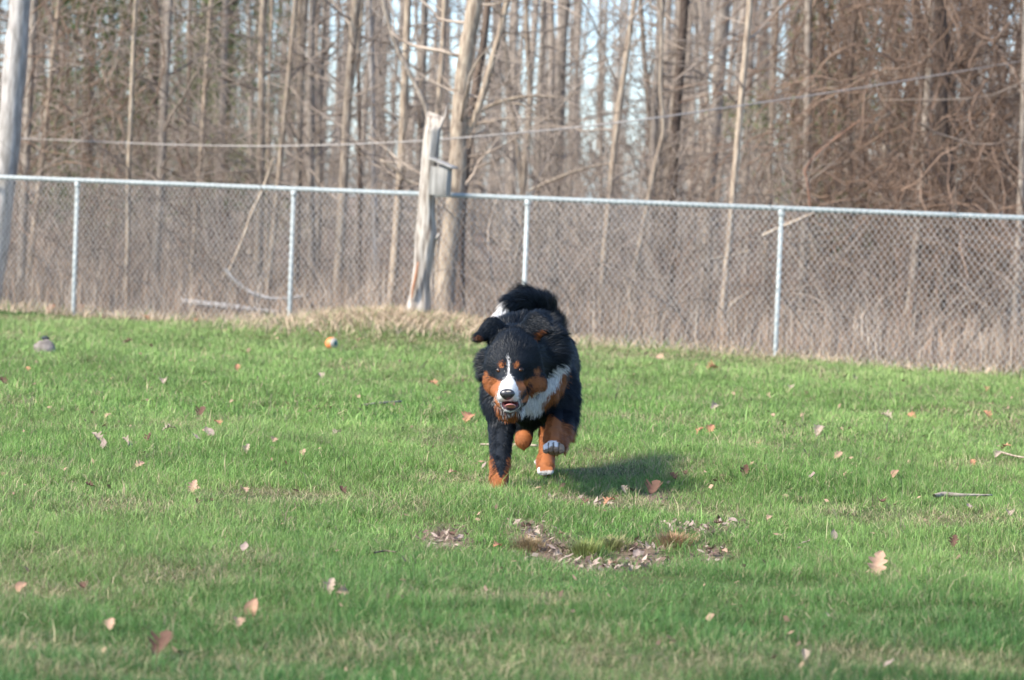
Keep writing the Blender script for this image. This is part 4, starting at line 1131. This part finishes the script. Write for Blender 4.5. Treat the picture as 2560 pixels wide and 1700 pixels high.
    dens = np.array([DENS.get(inv_zone[i], 1.) for i in range(len(zones))])
    wgt = ar * dens[zt]; N = 280000
    ti = rng.choice(len(tri), N, p=wgt / wgt.sum())
    r1, r2 = rng.random(N), rng.random(N); s1 = np.sqrt(r1)
    Pr = V[tri[ti, 0]] * (1 - s1)[:, None] + V[tri[ti, 1]] * (s1 * (1 - r2))[:, None] + V[tri[ti, 2]] * (s1 * r2)[:, None]
    _, Zr = sdf(Pr); Nr = grad(Pr)
    L = np.array([HL[inv_zone[i]] if inv_zone[i] in HL else .02 for i in range(len(zones))])[Zr]
    x, y = uv(Pr); Yd = Pr[:, 1]
    keep = L > 0
    keep &= ~(ell(x, y, 418, 893, 62, 40) & (Yd < 12.45) & (y > 872))        # mouth stays bare
    keep &= ~(ell(x, y, 400, 822, 52, 42) & (Yd < 12.3))                      # nose
    keep &= ~(ell(x, y, 345, 665, 21, 14) & (Yd < 12.5)); keep &= ~(ell(x, y, 489, 661, 21, 14) & (Yd < 12.5))
    # combing: per zone direction
    comb = np.zeros((N, 3))
    def setc(zn, v): 
        m = np.isin(Zr, [zi[z] for z in zn if z in zi]); comb[m] = v if np.ndim(v) == 1 else v[m]
    setc(('body', 'belly', 'thigh'), np.array([0, .75, -.65])); setc(('chest', 'throat'), np.array([.05, .1, -1.])); 
    nose = cp(402, 780, 12.25); rad = Pr - nose; rad /= np.linalg.norm(rad, axis=1, keepdims=True)
    setc(('skull', 'muzzle', 'brow', 'jaw'), rad); setc(('cheek',), rad * .6 + np.array([0, .3, -.5]))
    hc = cp(437, 640, 12.7); rh = Pr - hc; rh[:, 1] *= .2; rh /= np.linalg.norm(rh, axis=1, keepdims=True) + 1e-9
    setc(('mane',), rh * .5 + np.array([0, .5, -.25]))
    xm = (x < 430)
    ec = np.where(xm[:, None], np.array([-.8, 0, -.5]), np.array([.8, 0, -.15])); setc(('ear',), ec)
    setc(('foreleg', 'lifted', 'hind'), np.array([0, .25, -.95])); setc(('forepaw', 'paw', 'hindtoe', 'hindpad'), np.array([0, -.4, -.6]))
    # feathering behind the forelegs
    lf = np.isin(Zr, [zi['lifted']]) & (x > 770); comb[lf] = np.array([.55, .3, -.6]); L[lf] *= 2.0
    # tail: away from its core, sweeping to the tip at the left
    tc = cp(560, 300, 13.7); rt = Pr - tc; rt[:, 1] *= .4; tl = np.stack([rt[:, 2], 0 * rt[:, 0], -rt[:, 0]], 1)
    tl = -tl; tl /= np.linalg.norm(tl, axis=1, keepdims=True) + 1e-9; rt /= np.linalg.norm(rt, axis=1, keepdims=True) + 1e-9
    setc(('tail',), tl * .9 + rt * .35 + np.array([0, 0, -.1])); setc(('tailtip',), np.array([-.25, 0, -.95]))
    # wind and clumps
    def n3(P, s, o): return np.array([mnoise.noise(Vector(p / s) + Vector((o, 0, 0))) for p in P])
    cl = np.stack([n3(Pr, .045, 0), n3(Pr, .045, 9), n3(Pr, .045, 19)], 1)
    comb /= np.linalg.norm(comb, axis=1, keepdims=True) + 1e-9
    comb = comb - Nr * (comb * Nr).sum(1, keepdims=True) * .85
    comb /= np.linalg.norm(comb, axis=1, keepdims=True) + 1e-9
    clump = np.where(L > .02, .36, .15)[:, None]
    d1 = comb + cl * clump + Nr * np.where(L > .05, .15, .17)[:, None] + rng.normal(0, .075, (N, 3)); d1 /= np.linalg.norm(d1, axis=1, keepdims=True)
    d0 = d1 * .8 + Nr * .42; d0 /= np.linalg.norm(d0, axis=1, keepdims=True)
    L = np.where(np.isin(Zr, [zi['skull']]), L * (1 + np.clip((560 - y) / 80, 0, 1.6)), L)
    L = L * rng.uniform(.55, 1.2, N) * (1 + .5 * cl[:, 0])
    C = paint(Pr, Zr, 7.5)
    dark = C.sum(1) < .2
    C = C * rng.uniform(.65, 1.35, N)[:, None]
    C[dark & (rng.random(N) < .10)] *= 1.7
    k = keep; Pr, Nr, d0, d1, L, C, Zr = Pr[k], Nr[k], d0[k], d1[k], L[k], C[k], Zr[k]; N = len(Pr)
    p0 = Pr - Nr * .002; p1 = p0 + d0 * (L / 3)[:, None]; p2 = p1 + (d0 + d1) / 2 * (L / 3)[:, None]; p3 = p2 + (d1 + np.array([0, 0, -.15])) * (L / 2.6)[:, None]
    sd_ = np.cross(d1, Nr); sd_ /= np.linalg.norm(sd_, axis=1, keepdims=True) + 1e-9
    sd_ = sd_ + Nr * rng.normal(0, .35, N)[:, None]
    wdt = np.clip(L * .03, .00035, .0008)[:, None] * rng.uniform(.7, 1.3, N)[:, None]
    HV = np.stack([p0 - sd_ * wdt, p0 + sd_ * wdt, p1 - sd_ * wdt, p1 + sd_ * wdt, p2 - sd_ * wdt * .7, p2 + sd_ * wdt * .7, p3], 1).reshape(-1, 3) - base
    i = np.arange(N)[:, None] * 7
    q = np.concatenate([i + np.array([[0, 1, 3, 2]]), i + np.array([[2, 3, 5, 4]])]); t = i + np.array([[4, 5, 6]])
    fm = attr_mat('dog_fur', .48, 0, .19)
    np_mesh('fur', HV, [(4, q), (3, t)], fm, dog, cols=np.repeat(C[:, None], 7, 1).reshape(-1, 3))

    # ---- face parts
    def ellipsoid(name, c, r, mat, parent, rot=(0, 0, 0), fn=None, nu=24, nv=16):
        Vs = []
        for a in range(nv + 1):
            th = math.pi * a / nv
            for b in range(nu):
                ph = 2 * math.pi * b / nu
                v = Vector((math.sin(th) * math.cos(ph), math.sin(th) * math.sin(ph), math.cos(th)))
                if fn: v = fn(v)
                Vs.append((v.x * r[0], v.y * r[1], v.z * r[2]))
        a = np.arange(nv)[:, None] * nu; b = np.arange(nu)[None]; b2 = (b + 1) % nu
        o = np_mesh(name, np.array(Vs), [(4, np.stack([a + b, a + nu + b, a + nu + b2, a + b2], -1).reshape(-1, 4))], mat, parent, smooth=True)
        o.location = tuple(np.asarray(c) - (base if parent is dog else pb)); o.rotation_euler = rot
        return o
    def surf(x, y, Y0=12.1, Y1=12.9):
        Ys = np.linspace(Y0, Y1, 400); P = np.array([cp(x, y, Y) for Y in Ys]); d, _ = sdf(P)
        i = np.argmax(d < 0); return P[i]
    def simple(name, c, rough=.4, spec=.5, sub=0):
        return nmat(name, tuple(np.array(c) * .85), tuple(np.array(c) * 1.15), 60, rough, spec=spec)
    nm_ = simple('nose_leather', (.028, .026, .028), .35, .6)
    def nf(v):
        v = Vector(v)
        if v.z > 0: v.z *= .75
        else: v.x *= 1 - .35 * (-v.z)
        return v
    nc = surf(400, 822); pb = nc + np.array([0, -.004, 0])
    nose_o = ellipsoid('nose', pb, (.0315, .019, .0262), nm_, dog, (R(12), 0, 0), nf)
    for s in (-1, 1):
        o = ellipsoid('nostril', pb + np.array([s * .0125, -.0135, -.004]), (.0062, .005, .0058), simple('nostril', (.003, .003, .003), .8), nose_o)
    top = ellipsoid('nose_top', pb + np.array([.004, -.010, .0115]), (.0125, .006, .0045), simple('nose_grey', (.30, .27, .23), .9), nose_o)  # paler grey patch on top of the nose
    for ex, ey in ((345, 664), (489, 660)):
        p = surf(ex, ey); pb = p + np.array([0, .0035, 0])
        e = ellipsoid('eye', pb, (.0130, .0085, .0092), simple('eye_dark', (.02, .010, .006), .3, .4), dog)
        ellipsoid('iris', pb + np.array([0, -.0056, -.0014]), (.0066, .0038, .0052), simple('iris', (.14, .050, .020), .28, .45), e)
        ellipsoid('pupil', pb + np.array([0, -.0092, 0]), (.0026, .0012, .0026), simple('pupil', (.004, .004, .004), .2, .5), e)
    tcn = cp(422, 906, 12.235)
    ellipsoid('tongue', tcn, (.0215, .042, .0065), simple('tongue', (.50, .19, .17), .35, .5), dog, (R(-14), 0, 0))
    # claws of the lifted paw and muddy pads
    pm = simple('pads', (.14, .10, .07), .9, .2)
    for tx, ty in ((662, 1206), (694, 1199), (732, 1201), (765, 1207)):
        p = surf(tx, ty, 12.3, 12.7); ellipsoid('toe_pad', p + np.array([0, .002, -.004]), (.0095, .005, .0085), pm, dog)
    # whiskers
    wl = []
    for s, wx, wy in ((-1, 335, 850), (-1, 330, 838), (1, 470, 850), (1, 474, 838)):
        p = surf(wx, wy, 12.1, 12.5); wl.append((np.array([p, p + np.array([s * .012, -.004, -.012]), p + np.array([s * .022, 0, -.036])]) - base, .0004))
    np_mesh('whiskers', *tubes(wl, 3), simple('whisker', (.7, .68, .64)), dog)
    return dog
build_dog()
